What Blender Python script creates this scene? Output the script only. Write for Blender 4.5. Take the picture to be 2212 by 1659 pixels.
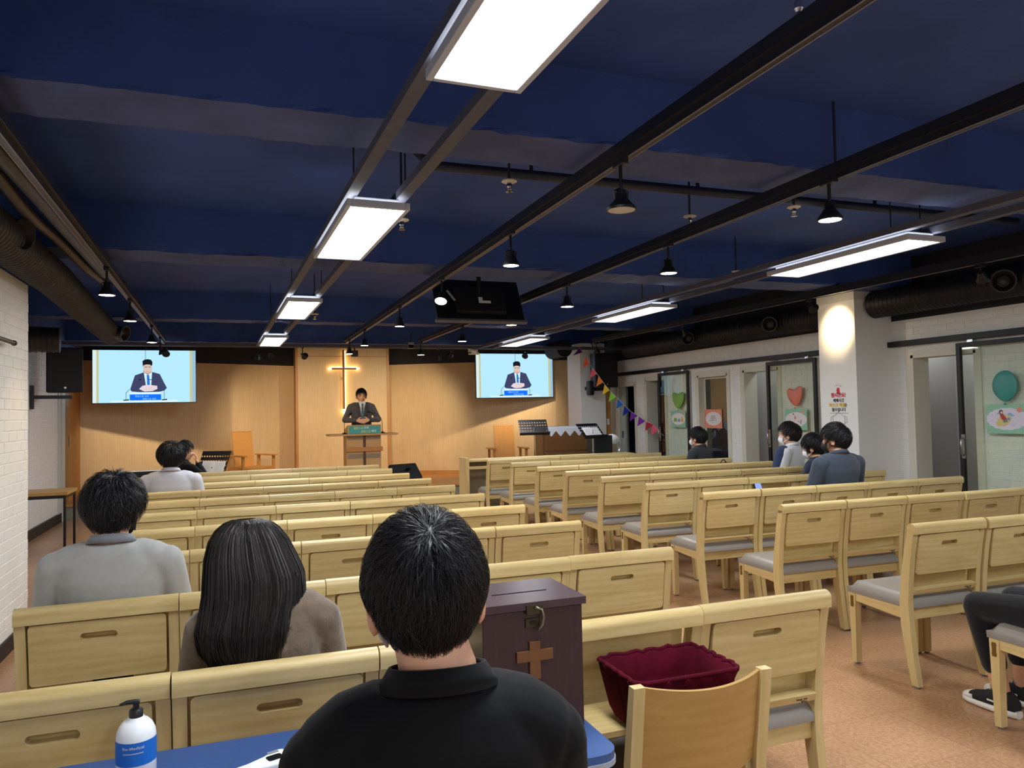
import bpy, bmesh, math, random
import numpy as np
from mathutils import Vector, Matrix, Euler
random.seed(7); rng = np.random.default_rng(7)
PI = math.pi
S = bpy.context.scene
C = S.collection
for o in list(bpy.data.objects): bpy.data.objects.remove(o, do_unlink=True)

# ------------------------------------------------------------------ camera
IMG_W, IMG_H, FPX = 2212.0, 1659.0, 1625.0
CX, CY, CAM_H = 1106.0, 829.5, 1.5
_vp = np.array([508.0, 899.0]); _hs = -0.0205
_a = np.array([_vp[0]-CX, _vp[1]-CY, FPX]); _d1 = _a/np.linalg.norm(_a)
_b = np.array([1, _hs, 0.0]); _d2 = _a - ((_a@_d1)/(_b@_d1))*_b; _d2 /= np.linalg.norm(_d2)
if _d2[0] < 0: _d2 = -_d2
_d3 = np.cross(_d2, _d1)
if _d3[1] > 0: _d3 = -_d3
RM = np.array([_d2, _d1, _d3])            # rows: world X, Y, Z in camera (right, down, forward)
cam_data = bpy.data.cameras.new('camera'); cam = bpy.data.objects.new('camera', cam_data); C.objects.link(cam)
cam_data.sensor_fit = 'HORIZONTAL'; cam_data.sensor_width = 36.0; cam_data.lens = 36.0*FPX/IMG_W
cam_data.clip_start = 0.05; cam_data.clip_end = 100
_r, _u, _f = RM[:, 0], -RM[:, 1], RM[:, 2]
cam.matrix_world = Matrix(((_r[0], _u[0], -_f[0], 0), (_r[1], _u[1], -_f[1], 0), (_r[2], _u[2], -_f[2], CAM_H), (0, 0, 0, 1)))
S.camera = cam
def _ray(x, y): return RM @ np.array([x-CX, y-CY, FPX])
def atz(x, y, z): r = _ray(x, y); s = (z-CAM_H)/r[2]; return Vector((s*r[0], s*r[1], z))
def aty(x, y, Y): r = _ray(x, y); s = Y/r[1]; return Vector((s*r[0], Y, CAM_H+s*r[2]))
def atx(x, y, X): r = _ray(x, y); s = X/r[0]; return Vector((X, s*r[1], CAM_H+s*r[2]))

# ------------------------------------------------------------------ world, exposure
w = bpy.data.worlds.new('world'); S.world = w; w.use_nodes = True
w.node_tree.nodes['Background'].inputs[0].default_value = (0.5, 0.6, 0.8, 1)
w.node_tree.nodes['Background'].inputs[1].default_value = 0.02
vs = S.view_settings
vs.view_transform = 'Standard'; vs.look = 'None'; vs.exposure = 0.5; vs.gamma = 1.0; vs.use_curve_mapping = False
PANEL_W = 24.0       # watts of one ceiling panel
SPOT_W = 22.0        # watts of one warm track lamp
STAGE_W = 150.0      # watts of one stage spotlight

# ------------------------------------------------------------------ materials
def lin(c):
    if isinstance(c, str):
        c = c.lstrip('#'); c = [int(c[i:i+2], 16)/255 for i in (0, 2, 4)]
    return tuple((v/12.92 if v <= 0.04045 else ((v+0.055)/1.055)**2.4) for v in c[:3])
MATS = {}
def mat(name, col, rough=0.5, metal=0.0, var=0.0, vscale=8.0, bump=0.0, bscale=60.0, emit=0.0, spec=0.5, rnd=0.0, stretch=None, coat=0.0, sheen=0.0):
    if name in MATS: return MATS[name]
    m = bpy.data.materials.new(name); m.use_nodes = True; MATS[name] = m
    nt = m.node_tree; N = nt.nodes; L = nt.links; p = N['Principled BSDF']
    c = lin(col) if isinstance(col, str) else col
    p.inputs['Base Color'].default_value = (*c, 1); p.inputs['Roughness'].default_value = rough
    p.inputs['Metallic'].default_value = metal; p.inputs['Specular IOR Level'].default_value = spec
    if coat: p.inputs['Coat Weight'].default_value = coat; p.inputs['Coat Roughness'].default_value = 0.25
    if sheen: p.inputs['Sheen Weight'].default_value = sheen
    if emit: p.inputs['Emission Color'].default_value = (*c, 1); p.inputs['Emission Strength'].default_value = emit
    tc = N.new('ShaderNodeTexCoord'); mp = N.new('ShaderNodeMapping'); L.new(tc.outputs['Object'], mp.inputs['Vector'])
    if stretch: mp.inputs['Scale'].default_value = stretch
    if rnd:
        oi = N.new('ShaderNodeObjectInfo'); mu = N.new('ShaderNodeMath'); mu.operation = 'MULTIPLY'; mu.inputs[1].default_value = 37.0
        L.new(oi.outputs['Random'], mu.inputs[0]); cb = N.new('ShaderNodeCombineXYZ')
        for i in range(3): L.new(mu.outputs[0], cb.inputs[i])
        L.new(cb.outputs[0], mp.inputs['Location'])
    src = None
    if var:
        nz = N.new('ShaderNodeTexNoise'); nz.inputs['Scale'].default_value = vscale; nz.inputs['Detail'].default_value = 6
        L.new(mp.outputs[0], nz.inputs['Vector'])
        rp = N.new('ShaderNodeValToRGB'); e = rp.color_ramp.elements
        e[0].position = 0.3; e[1].position = 0.7
        e[0].color = (*[v*(1-var) for v in c], 1); e[1].color = (*[min(1, v*(1+var)) for v in c], 1)
        L.new(nz.outputs['Fac'], rp.inputs['Fac']); src = rp.outputs['Color']
    if rnd:
        hs = N.new('ShaderNodeHueSaturation'); mr = N.new('ShaderNodeMapRange')
        mr.inputs['To Min'].default_value = 1-rnd; mr.inputs['To Max'].default_value = 1+rnd
        L.new(N['Object Info'].outputs['Random'] if 'Object Info' in N else oi.outputs['Random'], mr.inputs['Value'])
        L.new(mr.outputs[0], hs.inputs['Value'])
        if src: L.new(src, hs.inputs['Color'])
        else: hs.inputs['Color'].default_value = (*c, 1)
        src = hs.outputs['Color']
    if src:
        L.new(src, p.inputs['Base Color'])
        if emit: L.new(src, p.inputs['Emission Color'])
    if bump:
        nb = N.new('ShaderNodeTexNoise'); nb.inputs['Scale'].default_value = bscale; nb.inputs['Detail'].default_value = 5
        L.new(mp.outputs[0], nb.inputs['Vector'])
        bp = N.new('ShaderNodeBump'); bp.inputs['Strength'].default_value = bump; bp.inputs['Distance'].default_value = 0.01
        L.new(nb.outputs['Fac'], bp.inputs['Height']); L.new(bp.outputs[0], p.inputs['Normal'])
    return m
def wood(name, c1, c2, axis='X', scale=3.0, rough=0.45, rnd=0.06, coat=0.0):
    if name in MATS: return MATS[name]
    m = bpy.data.materials.new(name); m.use_nodes = True; MATS[name] = m
    nt = m.node_tree; N = nt.nodes; L = nt.links; p = N['Principled BSDF']
    p.inputs['Roughness'].default_value = rough
    if coat: p.inputs['Coat Weight'].default_value = coat; p.inputs['Coat Roughness'].default_value = 0.3
    tc = N.new('ShaderNodeTexCoord'); mp = N.new('ShaderNodeMapping'); L.new(tc.outputs['Object'], mp.inputs['Vector'])
    sc = {'X': (1, 7, 7), 'Y': (7, 1, 7), 'Z': (7, 7, 1)}[axis]; mp.inputs['Scale'].default_value = sc
    oi = N.new('ShaderNodeObjectInfo'); mu = N.new('ShaderNodeMath'); mu.operation = 'MULTIPLY'; mu.inputs[1].default_value = 53.0
    L.new(oi.outputs['Random'], mu.inputs[0]); cb = N.new('ShaderNodeCombineXYZ')
    for i in range(3): L.new(mu.outputs[0], cb.inputs[i])
    L.new(cb.outputs[0], mp.inputs['Location'])
    n1 = N.new('ShaderNodeTexNoise'); n1.inputs['Scale'].default_value = scale; n1.inputs['Detail'].default_value = 3; n1.inputs['Distortion'].default_value = 0.8
    L.new(mp.outputs[0], n1.inputs['Vector'])
    wv = N.new('ShaderNodeTexWave'); wv.inputs['Scale'].default_value = scale*0.55; wv.inputs['Distortion'].default_value = 7; wv.inputs['Detail'].default_value = 3
    wv.bands_direction = 'Z' if axis != 'Z' else 'X'
    L.new(mp.outputs[0], wv.inputs['Vector'])
    n2 = N.new('ShaderNodeTexNoise'); n2.inputs['Scale'].default_value = scale*9; n2.inputs['Detail'].default_value = 2
    L.new(mp.outputs[0], n2.inputs['Vector'])
    mx = N.new('ShaderNodeMix'); mx.data_type = 'FLOAT'; mx.inputs['Factor'].default_value = 0.16
    L.new(n1.outputs['Fac'], mx.inputs['A']); L.new(wv.outputs['Fac'], mx.inputs['B'])
    mx2 = N.new('ShaderNodeMix'); mx2.data_type = 'FLOAT'; mx2.inputs['Factor'].default_value = 0.25
    L.new(mx.outputs['Result'], mx2.inputs['A']); L.new(n2.outputs['Fac'], mx2.inputs['B'])
    rp = N.new('ShaderNodeValToRGB'); e = rp.color_ramp.elements; e[0].position = 0.25; e[1].position = 0.72
    e[0].color = (*lin(c2), 1); e[1].color = (*lin(c1), 1); L.new(mx2.outputs['Result'], rp.inputs['Fac'])
    hs = N.new('ShaderNodeHueSaturation'); mr = N.new('ShaderNodeMapRange'); mr.inputs['To Min'].default_value = 1-rnd; mr.inputs['To Max'].default_value = 1+rnd
    L.new(oi.outputs['Random'], mr.inputs['Value']); L.new(mr.outputs[0], hs.inputs['Value']); L.new(rp.outputs['Color'], hs.inputs['Color'])
    L.new(hs.outputs['Color'], p.inputs['Base Color'])
    return m
def glow(name, col, strength):
    if name in MATS: return MATS[name]
    m = bpy.data.materials.new(name); m.use_nodes = True; MATS[name] = m
    nt = m.node_tree; nt.nodes.remove(nt.nodes['Principled BSDF']); e = nt.nodes.new('ShaderNodeEmission')
    e.inputs[0].default_value = (*(lin(col) if isinstance(col, str) else col), 1); e.inputs[1].default_value = strength
    nt.links.new(e.outputs[0], nt.nodes['Material Output'].inputs[0]); return m
def glassmat(name, tint, refl=0.08):
    if name in MATS: return MATS[name]
    m = bpy.data.materials.new(name); m.use_nodes = True; MATS[name] = m
    nt = m.node_tree; N = nt.nodes; L = nt.links; N.remove(N['Principled BSDF'])
    t = N.new('ShaderNodeBsdfTransparent'); t.inputs[0].default_value = (*tint, 1)
    g = N.new('ShaderNodeBsdfGlossy'); g.inputs['Roughness'].default_value = 0.02
    mx = N.new('ShaderNodeMixShader'); mx.inputs[0].default_value = refl
    L.new(t.outputs[0], mx.inputs[1]); L.new(g.outputs[0], mx.inputs[2]); L.new(mx.outputs[0], N['Material Output'].inputs[0]); return m

# ------------------------------------------------------------------ mesh helpers
class MB:
    """collects faces of several shapes into one mesh"""
    def __init__(s): s.v = []; s.f = []; s.m = []
    def add(s, vs_, fs_, mi=0):
        k = len(s.v); s.v += [tuple(v) for v in vs_]; s.f += [tuple(i+k for i in f) for f in fs_]; s.m += [mi]*len(fs_); return s
    def box(s, x0, x1, y0, y1, z0, z1, mi=0, b=0.0, rot=None, at=None):
        if b > 0:
            bm = bmesh.new(); bmesh.ops.create_cube(bm, size=1)
            for v in bm.verts: v.co = Vector((x0+(v.co.x+.5)*(x1-x0), y0+(v.co.y+.5)*(y1-y0), z0+(v.co.z+.5)*(z1-z0)))
            bmesh.ops.bevel(bm, geom=bm.edges[:], offset=b, segments=2, affect='EDGES', profile=0.5)
            V = [v.co.copy() for v in bm.verts]; bm.verts.index_update(); F = [[v.index for v in f.verts] for f in bm.faces]; bm.free()
        else:
            V = [Vector((x, y, z)) for z in (z0, z1) for y in (y0, y1) for x in (x0, x1)]
            F = [(0, 2, 3, 1), (4, 5, 7, 6), (0, 1, 5, 4), (2, 6, 7, 3), (0, 4, 6, 2), (1, 3, 7, 5)]
        if rot is not None:
            a = Vector(at) if at is not None else Vector(((x0+x1)/2, (y0+y1)/2, (z0+z1)/2))
            V = [rot @ (v-a) + a for v in V]
        return s.add(V, F, mi)
    def tube(s, pts, r, n=10, mi=0, caps=True):
        pts = [Vector(p) for p in pts]; rs = r if isinstance(r, (list, tuple)) else [r]*len(pts)
        V = []; F = []; prev = None
        for i, p in enumerate(pts):
            t = (pts[min(i+1, len(pts)-1)]-pts[max(i-1, 0)]).normalized()
            if prev is None:
                up = Vector((0, 0, 1)) if abs(t.z) < .9 else Vector((1, 0, 0)); a = t.cross(up).normalized()
            else: a = (prev - t*prev.dot(t)).normalized()
            prev = a; b = t.cross(a)
            for k in range(n):
                q = 2*PI*k/n; V.append(p+(a*math.cos(q)+b*math.sin(q))*rs[i])
        for i in range(len(pts)-1):
            for k in range(n): F.append((i*n+k, i*n+(k+1) % n, (i+1)*n+(k+1) % n, (i+1)*n+k))
        if caps: F.append(tuple(range(n-1, -1, -1))); F.append(tuple((len(pts)-1)*n+k for k in range(n)))
        return s.add(V, F, mi)
    def lathe(s, prof, n=20, mi=0, M4=None):
        V = []; F = []
        for (r, z) in prof:
            for k in range(n): V.append(Vector((r*math.cos(2*PI*k/n), r*math.sin(2*PI*k/n), z)))
        for i in range(len(prof)-1):
            for k in range(n): F.append((i*n+k, i*n+(k+1) % n, (i+1)*n+(k+1) % n, (i+1)*n+k))
        F.append(tuple(range(n-1, -1, -1))); F.append(tuple((len(prof)-1)*n+k for k in range(n)))
        if M4 is not None: V = [M4 @ v for v in V]
        return s.add(V, F, mi)
    def prism(s, poly, d, M4=None, mi=0):
        """polygon in local XY, extruded +Z by d"""
        n = len(poly); V = [Vector((x, y, 0)) for x, y in poly]+[Vector((x, y, d)) for x, y in poly]
        F = [tuple(range(n-1, -1, -1)), tuple(range(n, 2*n))]+[(i, (i+1) % n, n+(i+1) % n, n+i) for i in range(n)]
        if M4 is not None: V = [M4 @ v for v in V]
        return s.add(V, F, mi)
    def ell(s, c, r, n=16, m=10, mi=0, R=None):
        V = []; F = []; c = Vector(c)
        for i in range(m+1):
            t = PI*i/m
            for k in range(n):
                q = 2*PI*k/n; v = Vector((r[0]*math.sin(t)*math.cos(q), r[1]*math.sin(t)*math.sin(q), r[2]*math.cos(t)))
                V.append(c+(R @ v if R is not None else v))
        for i in range(m):
            for k in range(n): F.append((i*n+k, (i+1)*n+k, (i+1)*n+(k+1) % n, i*n+(k+1) % n))
        return s.add(V, F, mi)
    def mesh(s, name, mats, smooth=False):
        me = bpy.data.meshes.new(name); me.from_pydata([tuple(v) for v in s.v], [], s.f)
        for m in (mats if isinstance(mats, (list, tuple)) else [mats]): me.materials.append(m)
        if any(s.m): me.polygons.foreach_set('material_index', s.m)
        if smooth: me.polygons.foreach_set('use_smooth', [True]*len(me.polygons))
        me.validate(); me.update()
        bm = bmesh.new(); bm.from_mesh(me); bmesh.ops.recalc_face_normals(bm, faces=bm.faces[:]); bm.to_mesh(me); bm.free()
        return me
    def obj(s, name, mats, parent=None, smooth=False, autos=False):
        o = bpy.data.objects.new(name, s.mesh(name, mats, smooth)); C.objects.link(o)
        if parent is not None: o.parent = parent
        if autos: smooth_by_angle(o.data)
        return o
def smooth_by_angle(me, ang=40):
    me.polygons.foreach_set('use_smooth', [True]*len(me.polygons))
    bm = bmesh.new(); bm.from_mesh(me); ca = math.radians(ang)
    for e in bm.edges:
        if len(e.link_faces) == 2 and e.calc_face_angle(0) > ca: e.smooth = False
    bm.to_mesh(me); bm.free()
def tag(o, label, cat, group=None):
    o['label'] = label; o['category'] = cat
    if group: o['group'] = group
    return o
def thing(name, label, cat, loc=(0, 0, 0), rz=0.0, group=None):
    o = bpy.data.objects.new(name, None); o.empty_display_size = 0.1; C.objects.link(o); o.location = loc; o.rotation_euler = (0, 0, rz)
    return tag(o, label, cat, group)
def struct(o): o['kind'] = 'structure'; return o
def child(name, me, parent, loc=(0, 0, 0), rot=(0, 0, 0)):
    o = bpy.data.objects.new(name, me); C.objects.link(o); o.parent = parent; o.location = loc; o.rotation_euler = rot; return o
def copy_tree(o, parent=None):
    c = o.copy(); C.objects.link(c)
    if parent is not None: c.parent = parent
    for ch in list(o.children): copy_tree(ch, c)
    return c
def text_mesh(name, body, size, material, extrude=0.0004, align='CENTER', res=2, bold=0.0, spacing=1.0):
    cu = bpy.data.curves.new(name, 'FONT'); cu.body = body; cu.size = size; cu.align_x = align; cu.extrude = extrude
    cu.resolution_u = res; cu.offset = bold; cu.space_line = spacing
    t = bpy.data.objects.new(name, cu); C.objects.link(t); bpy.context.view_layer.update()
    me = bpy.data.meshes.new_from_object(t.evaluated_get(bpy.context.evaluated_depsgraph_get())); me.name = name
    bpy.data.objects.remove(t); me.materials.clear(); me.materials.append(material); return me
def frame_mat(origin, xax, yax):
    """4x4 taking local XY (Z out) to a plane in the world"""
    x = Vector(xax).normalized(); y = Vector(yax).normalized(); z = x.cross(y)
    return Matrix(((x.x, y.x, z.x, origin[0]), (x.y, y.y, z.y, origin[1]), (x.z, y.z, z.z, origin[2]), (0, 0, 0, 1)))
def area_light(name, parent, loc, sx, sy, watts, col, spread=PI):
    l = bpy.data.lights.new(name, 'AREA'); l.shape = 'RECTANGLE'; l.size = sx; l.size_y = sy; l.energy = watts; l.color = col; l.spread = spread
    o = bpy.data.objects.new(name, l); C.objects.link(o); o.parent = parent; o.location = loc; return o
def spot_light(name, parent, loc, direction, watts, col, ang=1.2, blend=0.6, size=0.04):
    l = bpy.data.lights.new(name, 'SPOT'); l.energy = watts; l.color = col; l.spot_size = ang; l.spot_blend = blend; l.shadow_soft_size = size
    o = bpy.data.objects.new(name, l); C.objects.link(o); o.parent = parent; o.location = loc
    o.rotation_euler = Vector(direction).to_track_quat('-Z', 'Y').to_euler(); return o

WOODX = wood('pale wood', '#d6c08b', '#b89d62', 'X', 2.6)
WOODZ = wood('pale wood upright grain', '#d4be8a', '#c1a870', 'Z', 2.6)
WOODY = wood('pale wood fore-aft grain', '#d2bb87', '#bea36b', 'Y', 2.6)
STAGEWOOD = wood('stage wall laminate', '#d9bd90', '#cdae80', 'Z', 2.2, 0.5, 0.0)
STAGETRIM = wood('stage wall trim', '#c08a4c', '#ad7a40', 'Z', 3, 0.45, 0.0)
STAGEFLOOR = wood('stage floor boards', '#c98d50', '#b67a42', 'X', 3, 0.35, 0.04)
LECTWOOD = wood('lectern wood', '#d2a468', '#c2935a', 'X', 3, 0.45, 0.03)
DARKWOOD = wood('dark stained wood', '#3a2428', '#2b1a1e', 'Z', 5, 0.32, 0.02)
PIANOW = wood('brown piano veneer', '#6b4a2c', '#553a22', 'X', 4, 0.35, 0.02)
BLACK = mat('black powder coat', '#0d0e12', 0.45)
BLACKM = mat('matt black', '#0a0b0f', 0.8)
METAL = mat('brushed steel', '#a8a8aa', 0.3, 1.0)
CHROME = mat('chrome', '#d0d2d6', 0.12, 1.0)
WHITEP = mat('white paint', '#f0eeea', 0.6, var=0.02, vscale=3)
WHITEPL = mat('white plastic', '#eceff2', 0.35)
NAVY = mat('dark navy paint', (0.031, 0.073, 0.270), 0.75, var=0.18, vscale=2.2, bump=0.15, bscale=30)
DUSTY = mat('worn beam underside', (0.060, 0.082, 0.210), 0.8, var=0.25, vscale=3, bump=0.2, bscale=25)
RAILM = mat('grey painted channel', (0.075, 0.075, 0.105), 0.6, var=0.1)
TRACKM = mat('track black', (0.012, 0.012, 0.016), 0.35)
CUSHION = mat('grey vinyl cushion', '#8b857f', 0.42, var=0.03, vscale=5, bump=0.05, bscale=200, rnd=0.03)
# ================================================================== the room
XL, XLR, XR = -1.39, -2.43, 6.77          # near left wall, recessed left wall, right wall
YB, YE = -3.0, 6.24                       # wall behind the camera, end of the near left wall
SLAB, BEAM, HS = 3.05, 2.71, 0.22         # slab, underside of beams, stage height
SE = 12.93                                # stage front edge

def box_obj(name, x0, x1, y0, y1, z0, z1, m, parent=None): return MB().box(x0, x1, y0, y1, z0, z1).obj(name, m, parent)

# floor with vinyl tiles
def speckle():
    m = bpy.data.materials.new('speckled terracotta tile'); m.use_nodes = True
    N = m.node_tree.nodes; L = m.node_tree.links; p = N['Principled BSDF']; p.inputs['Roughness'].default_value = 0.28
    g = N.new('ShaderNodeNewGeometry')
    n1 = N.new('ShaderNodeTexNoise'); n1.inputs['Scale'].default_value = 55; n1.inputs['Detail'].default_value = 4
    n2 = N.new('ShaderNodeTexNoise'); n2.inputs['Scale'].default_value = 1.3; n2.inputs['Detail'].default_value = 5
    v = N.new('ShaderNodeTexVoronoi'); v.inputs['Scale'].default_value = 70
    for n in (n1, n2, v): L.new(g.outputs['Position'], n.inputs['Vector'])
    r1 = N.new('ShaderNodeValToRGB'); e = r1.color_ramp.elements; e[0].position = .35; e[1].position = .65
    e[0].color = (*lin('#aa815c'), 1); e[1].color = (*lin('#c0997a'), 1); L.new(n1.outputs['Fac'], r1.inputs['Fac'])
    r2 = N.new('ShaderNodeValToRGB'); e = r2.color_ramp.elements; e[0].position = .4; e[1].position = .62
    e[0].color = (.72, .66, .6, 1); e[1].color = (1, 1, 1, 1); L.new(n2.outputs['Fac'], r2.inputs['Fac'])
    mx = N.new('ShaderNodeMix'); mx.data_type = 'RGBA'; mx.blend_type = 'MULTIPLY'; mx.inputs['Factor'].default_value = .55
    L.new(r1.outputs[0], mx.inputs['A']); L.new(r2.outputs[0], mx.inputs['B'])
    rs = N.new('ShaderNodeValToRGB'); e = rs.color_ramp.elements; e[0].position = .10; e[1].position = .16; e[0].color = (1, 1, 1, 1); e[1].color = (0, 0, 0, 1)
    L.new(v.outputs['Distance'], rs.inputs['Fac'])
    mx2 = N.new('ShaderNodeMix'); mx2.data_type = 'RGBA'; L.new(rs.outputs[0], mx2.inputs['Factor']); L.new(mx.outputs['Result'], mx2.inputs['A'])
    mx2.inputs['B'].default_value = (*lin('#cfae93'), 1)
    oi = N.new('ShaderNodeObjectInfo'); mr = N.new('ShaderNodeMapRange'); mr.inputs['To Min'].default_value = .93; mr.inputs['To Max'].default_value = 1.06
    L.new(oi.outputs['Random'], mr.inputs['Value']); hs = N.new('ShaderNodeHueSaturation'); L.new(mr.outputs[0], hs.inputs['Value']); L.new(mx2.outputs['Result'], hs.inputs['Color'])
    L.new(hs.outputs[0], p.inputs['Base Color']); return m
TILE = speckle()
JOINT = mat('dark tile joint', '#86684e', 0.8)
floor = struct(box_obj('floor', XLR, XR+2.6, YB, 17.0, -0.2, -0.004, JOINT))
TS = 0.45
tile_me = MB().box(-TS/2+.0007, TS/2-.0007, -TS/2+.0007, TS/2-.0007, -0.004, 0).mesh('tile', TILE)
spots_ = []
for i in range(int((XR+2.6-XLR)/TS)+1):
    for j in range(int((SE-YB)/TS)+1):
        x = XLR+TS*(i+.5); y = YB+TS*(j+.5)
        if x > XR+2.4 or y > SE+.1: continue
        c = RM.T @ (np.array([x, y, 0])-np.array([0, 0, CAM_H]))
        vis = c[2] > .3 and abs(c[0]/c[2]) < .74 and c[1]/c[2] < .56
        spots_.append(((0 if vis and x > 1.2 else 1 if vis else 2)*100+math.hypot(x, y), x, y))
spots_.sort()
rest = MB()
for k, (d, x, y) in enumerate(spots_):
    if k < 290: child('tile', tile_me, floor, (x, y, 0))
    else: rest.box(x-TS/2+.0007, x+TS/2-.0007, y-TS/2+.0007, y+TS/2-.0007, -0.004, 0)
t_ = rest.obj('tile_field', TILE, floor); t_['kind'] = 'stuff'

# ceiling slab, beams
ceil_ = struct(box_obj('ceiling', XLR-.2, XR+2.6, YB, 17.0, SLAB, SLAB+.2, NAVY))
for y0, y1 in ((-.9, -.5), (3.05, 3.42), (6.0, 6.42), (10.06, 10.38), (13.1, 13.45)):
    mb = MB(); n = 170; xs = np.linspace(XLR-.2, XR+2.6, n+1); ja = rng.normal(0, .005, n+1); jb = rng.normal(0, .004, n+1); jz = rng.normal(0, .003, n+1)
    V = []
    for k in range(n+1): V += [(xs[k], y0+ja[k], BEAM+jz[k]), (xs[k], y1+jb[k], BEAM+jz[k]), (xs[k], y0, BEAM+.02), (xs[k], y1, BEAM+.02), (xs[k], y0, SLAB), (xs[k], y1, SLAB)]
    Fb = [(6*k, 6*k+6, 6*k+7, 6*k+1) for k in range(n)]
    Fs = [f for k in range(n) for f in ((6*k, 6*k+2, 6*k+8, 6*k+6), (6*k+2, 6*k+4, 6*k+10, 6*k+8), (6*k+1, 6*k+7, 6*k+9, 6*k+3), (6*k+3, 6*k+9, 6*k+11, 6*k+5))]
    mb.add(V, Fb, 1); mb.f += Fs; mb.m += [0]*len(Fs)
    mb.obj('ceiling_beam', [NAVY, DUSTY], ceil_)

# brick walls
BRICK = mat('white painted brick', '#f1eee9', 0.55, var=0.03, vscale=9, bump=0.12, bscale=40)
MORTAR = mat('white painted mortar', '#e9e6e0', 0.7)
BL, BH, BG = 0.200, 0.070, 0.006
brick_cache = {}
def bricks(parent, origin, u, nrm, length, z0, z1, holes, near, maxn=295, first_row=0):
    """courses of bricks on a vertical face; u = horizontal direction, nrm = outward normal; holes = (u0,u1,z0,z1)"""
    u = Vector(u); nrm = Vector(nrm); ang = math.atan2(u.y, u.x)
    P = []
    row = 0; z = z0
    while z+BH <= z1+1e-4:
        off = (BL/2 if row % 2 else 0); a = -off
        while a < length-.02:
            s0 = max(a, 0)+BG/2; s1 = min(a+BL, length)-BG/2
            segs = [(s0, s1)]
            for h0, h1, hz0, hz1 in holes:
                if z+BH > hz0 and z < hz1:
                    nn = []
                    for p, q in segs:
                        if q <= h0 or p >= h1: nn.append((p, q)); continue
                        if p < h0-.03: nn.append((p, h0))
                        if q > h1+.03: nn.append((h1, q))
                    segs = nn
            for p, q in segs:
                if q-p > .03: P.append((p, q, z+BG/2, z+BH-BG/2))
            a += BL
        z += BH; row += 1
    O = Vector(origin)
    P.sort(key=lambda t: (O+u*((t[0]+t[1])/2)-near).length)
    rest = MB(); T = 0.0035
    for k, (p, q, za, zb) in enumerate(P):
        c = O+u*((p+q)/2)+Vector((0, 0, (za+zb)/2))
        if k < maxn:
            key = (round(q-p, 3), round(zb-za, 3))
            if key not in brick_cache:
                l, h = key
                brick_cache[key] = MB().box(-l/2, l/2, -T, T, -h/2, h/2, b=.0025).mesh('brick', BRICK)
            o = child('brick', brick_cache[key], parent, c+nrm*random.uniform(-.0015, .001), (0, 0, ang))
        else:
            d = u*((q-p)/2); e = nrm*T; hz = Vector((0, 0, (zb-za)/2))
            V = [c+sx*d+sy*e+sz*hz for sz in (-1, 1) for sy in (-1, 1) for sx in (-1, 1)]
            rest.add(V, [(0, 2, 3, 1), (4, 5, 7, 6), (0, 1, 5, 4), (2, 6, 7, 3), (0, 4, 6, 2), (1, 3, 7, 5)])
    if len(rest.f): r = rest.obj('brickwork', BRICK, parent); r['kind'] = 'stuff'

LWT = 2.468
wl = struct(MB().box(XL-.25, XL, YB, YE, 0, LWT, 0).box(XL-.25, XL, YB, YE, LWT, SLAB, 1).obj('wall_left', [MORTAR, NAVY]))
bricks(wl, (XL, 5.35, 0), (0, 1, 0), (1, 0, 0), YE-5.35, .10, LWT, [], Vector((XL, 6.0, 1.3)))
wlr = struct(MB().box(XLR-.25, XLR, YE-.4, 13.1, 0, 2.50, 0).box(XLR-.25, XLR, YE-.4, 17, 2.50, SLAB, 1)
             .box(XLR, XL-.25, YE-.12, YE, 0, LWT, 0).box(XLR, XL-.25, YE-.12, YE, LWT, SLAB, 1).obj('wall_left_recess', [MORTAR, NAVY]))
bricks(wlr, (XLR, 11.0, 0), (0, 1, 0), (1, 0, 0), 1.55, .14, 2.45, [], Vector((XLR, 12, 1.2)))
wb = struct(box_obj('wall_rear', XLR, XR+2.6, YB-.2, YB, 0, SLAB, WHITEP))
BASEB = mat('black skirting', '#1c1b1d', 0.5)
struct(box_obj('baseboard_left', XL, XL+.014, YB, YE, 0, .10, BASEB))
struct(box_obj('baseboard_left_recess', XLR, XLR+.03, YE, 12.9, 0, .13, BASEB))
# pale corner trims and the slim wooden door at the left end of the stage
struct(MB().box(XLR-.02, XLR+.02, 12.58, 12.66, 0, 2.45).box(XLR-.02, XLR+.035, 12.72, 12.93, 0, 2.45).obj('trim_1', mat('pale grey trim', '#cfd2cc', .5)))
struct(box_obj('trim_2', XLR-.1, XLR+.03, 12.93, 13.2, 0, 2.5, wood('brown jamb', '#9d7a4e', '#8d6c44', 'Z', 3, .5, 0)))
d1 = struct(box_obj('door_1', XLR-.12, XLR-.02, 13.2, 14.42, HS, 2.5, wood('orange door wood', '#bd8443', '#ad7639', 'Z', 3, .45, 0)))
MB().box(XLR-.02, XLR+.03, 13.28, 13.31, 1.08, 1.24, b=.004).obj('door_handle', METAL, d1)
struct(box_obj('trim_3', XLR-.02, XLR+.01, 13.2, 14.42, HS, HS+.08, STAGETRIM))

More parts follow.
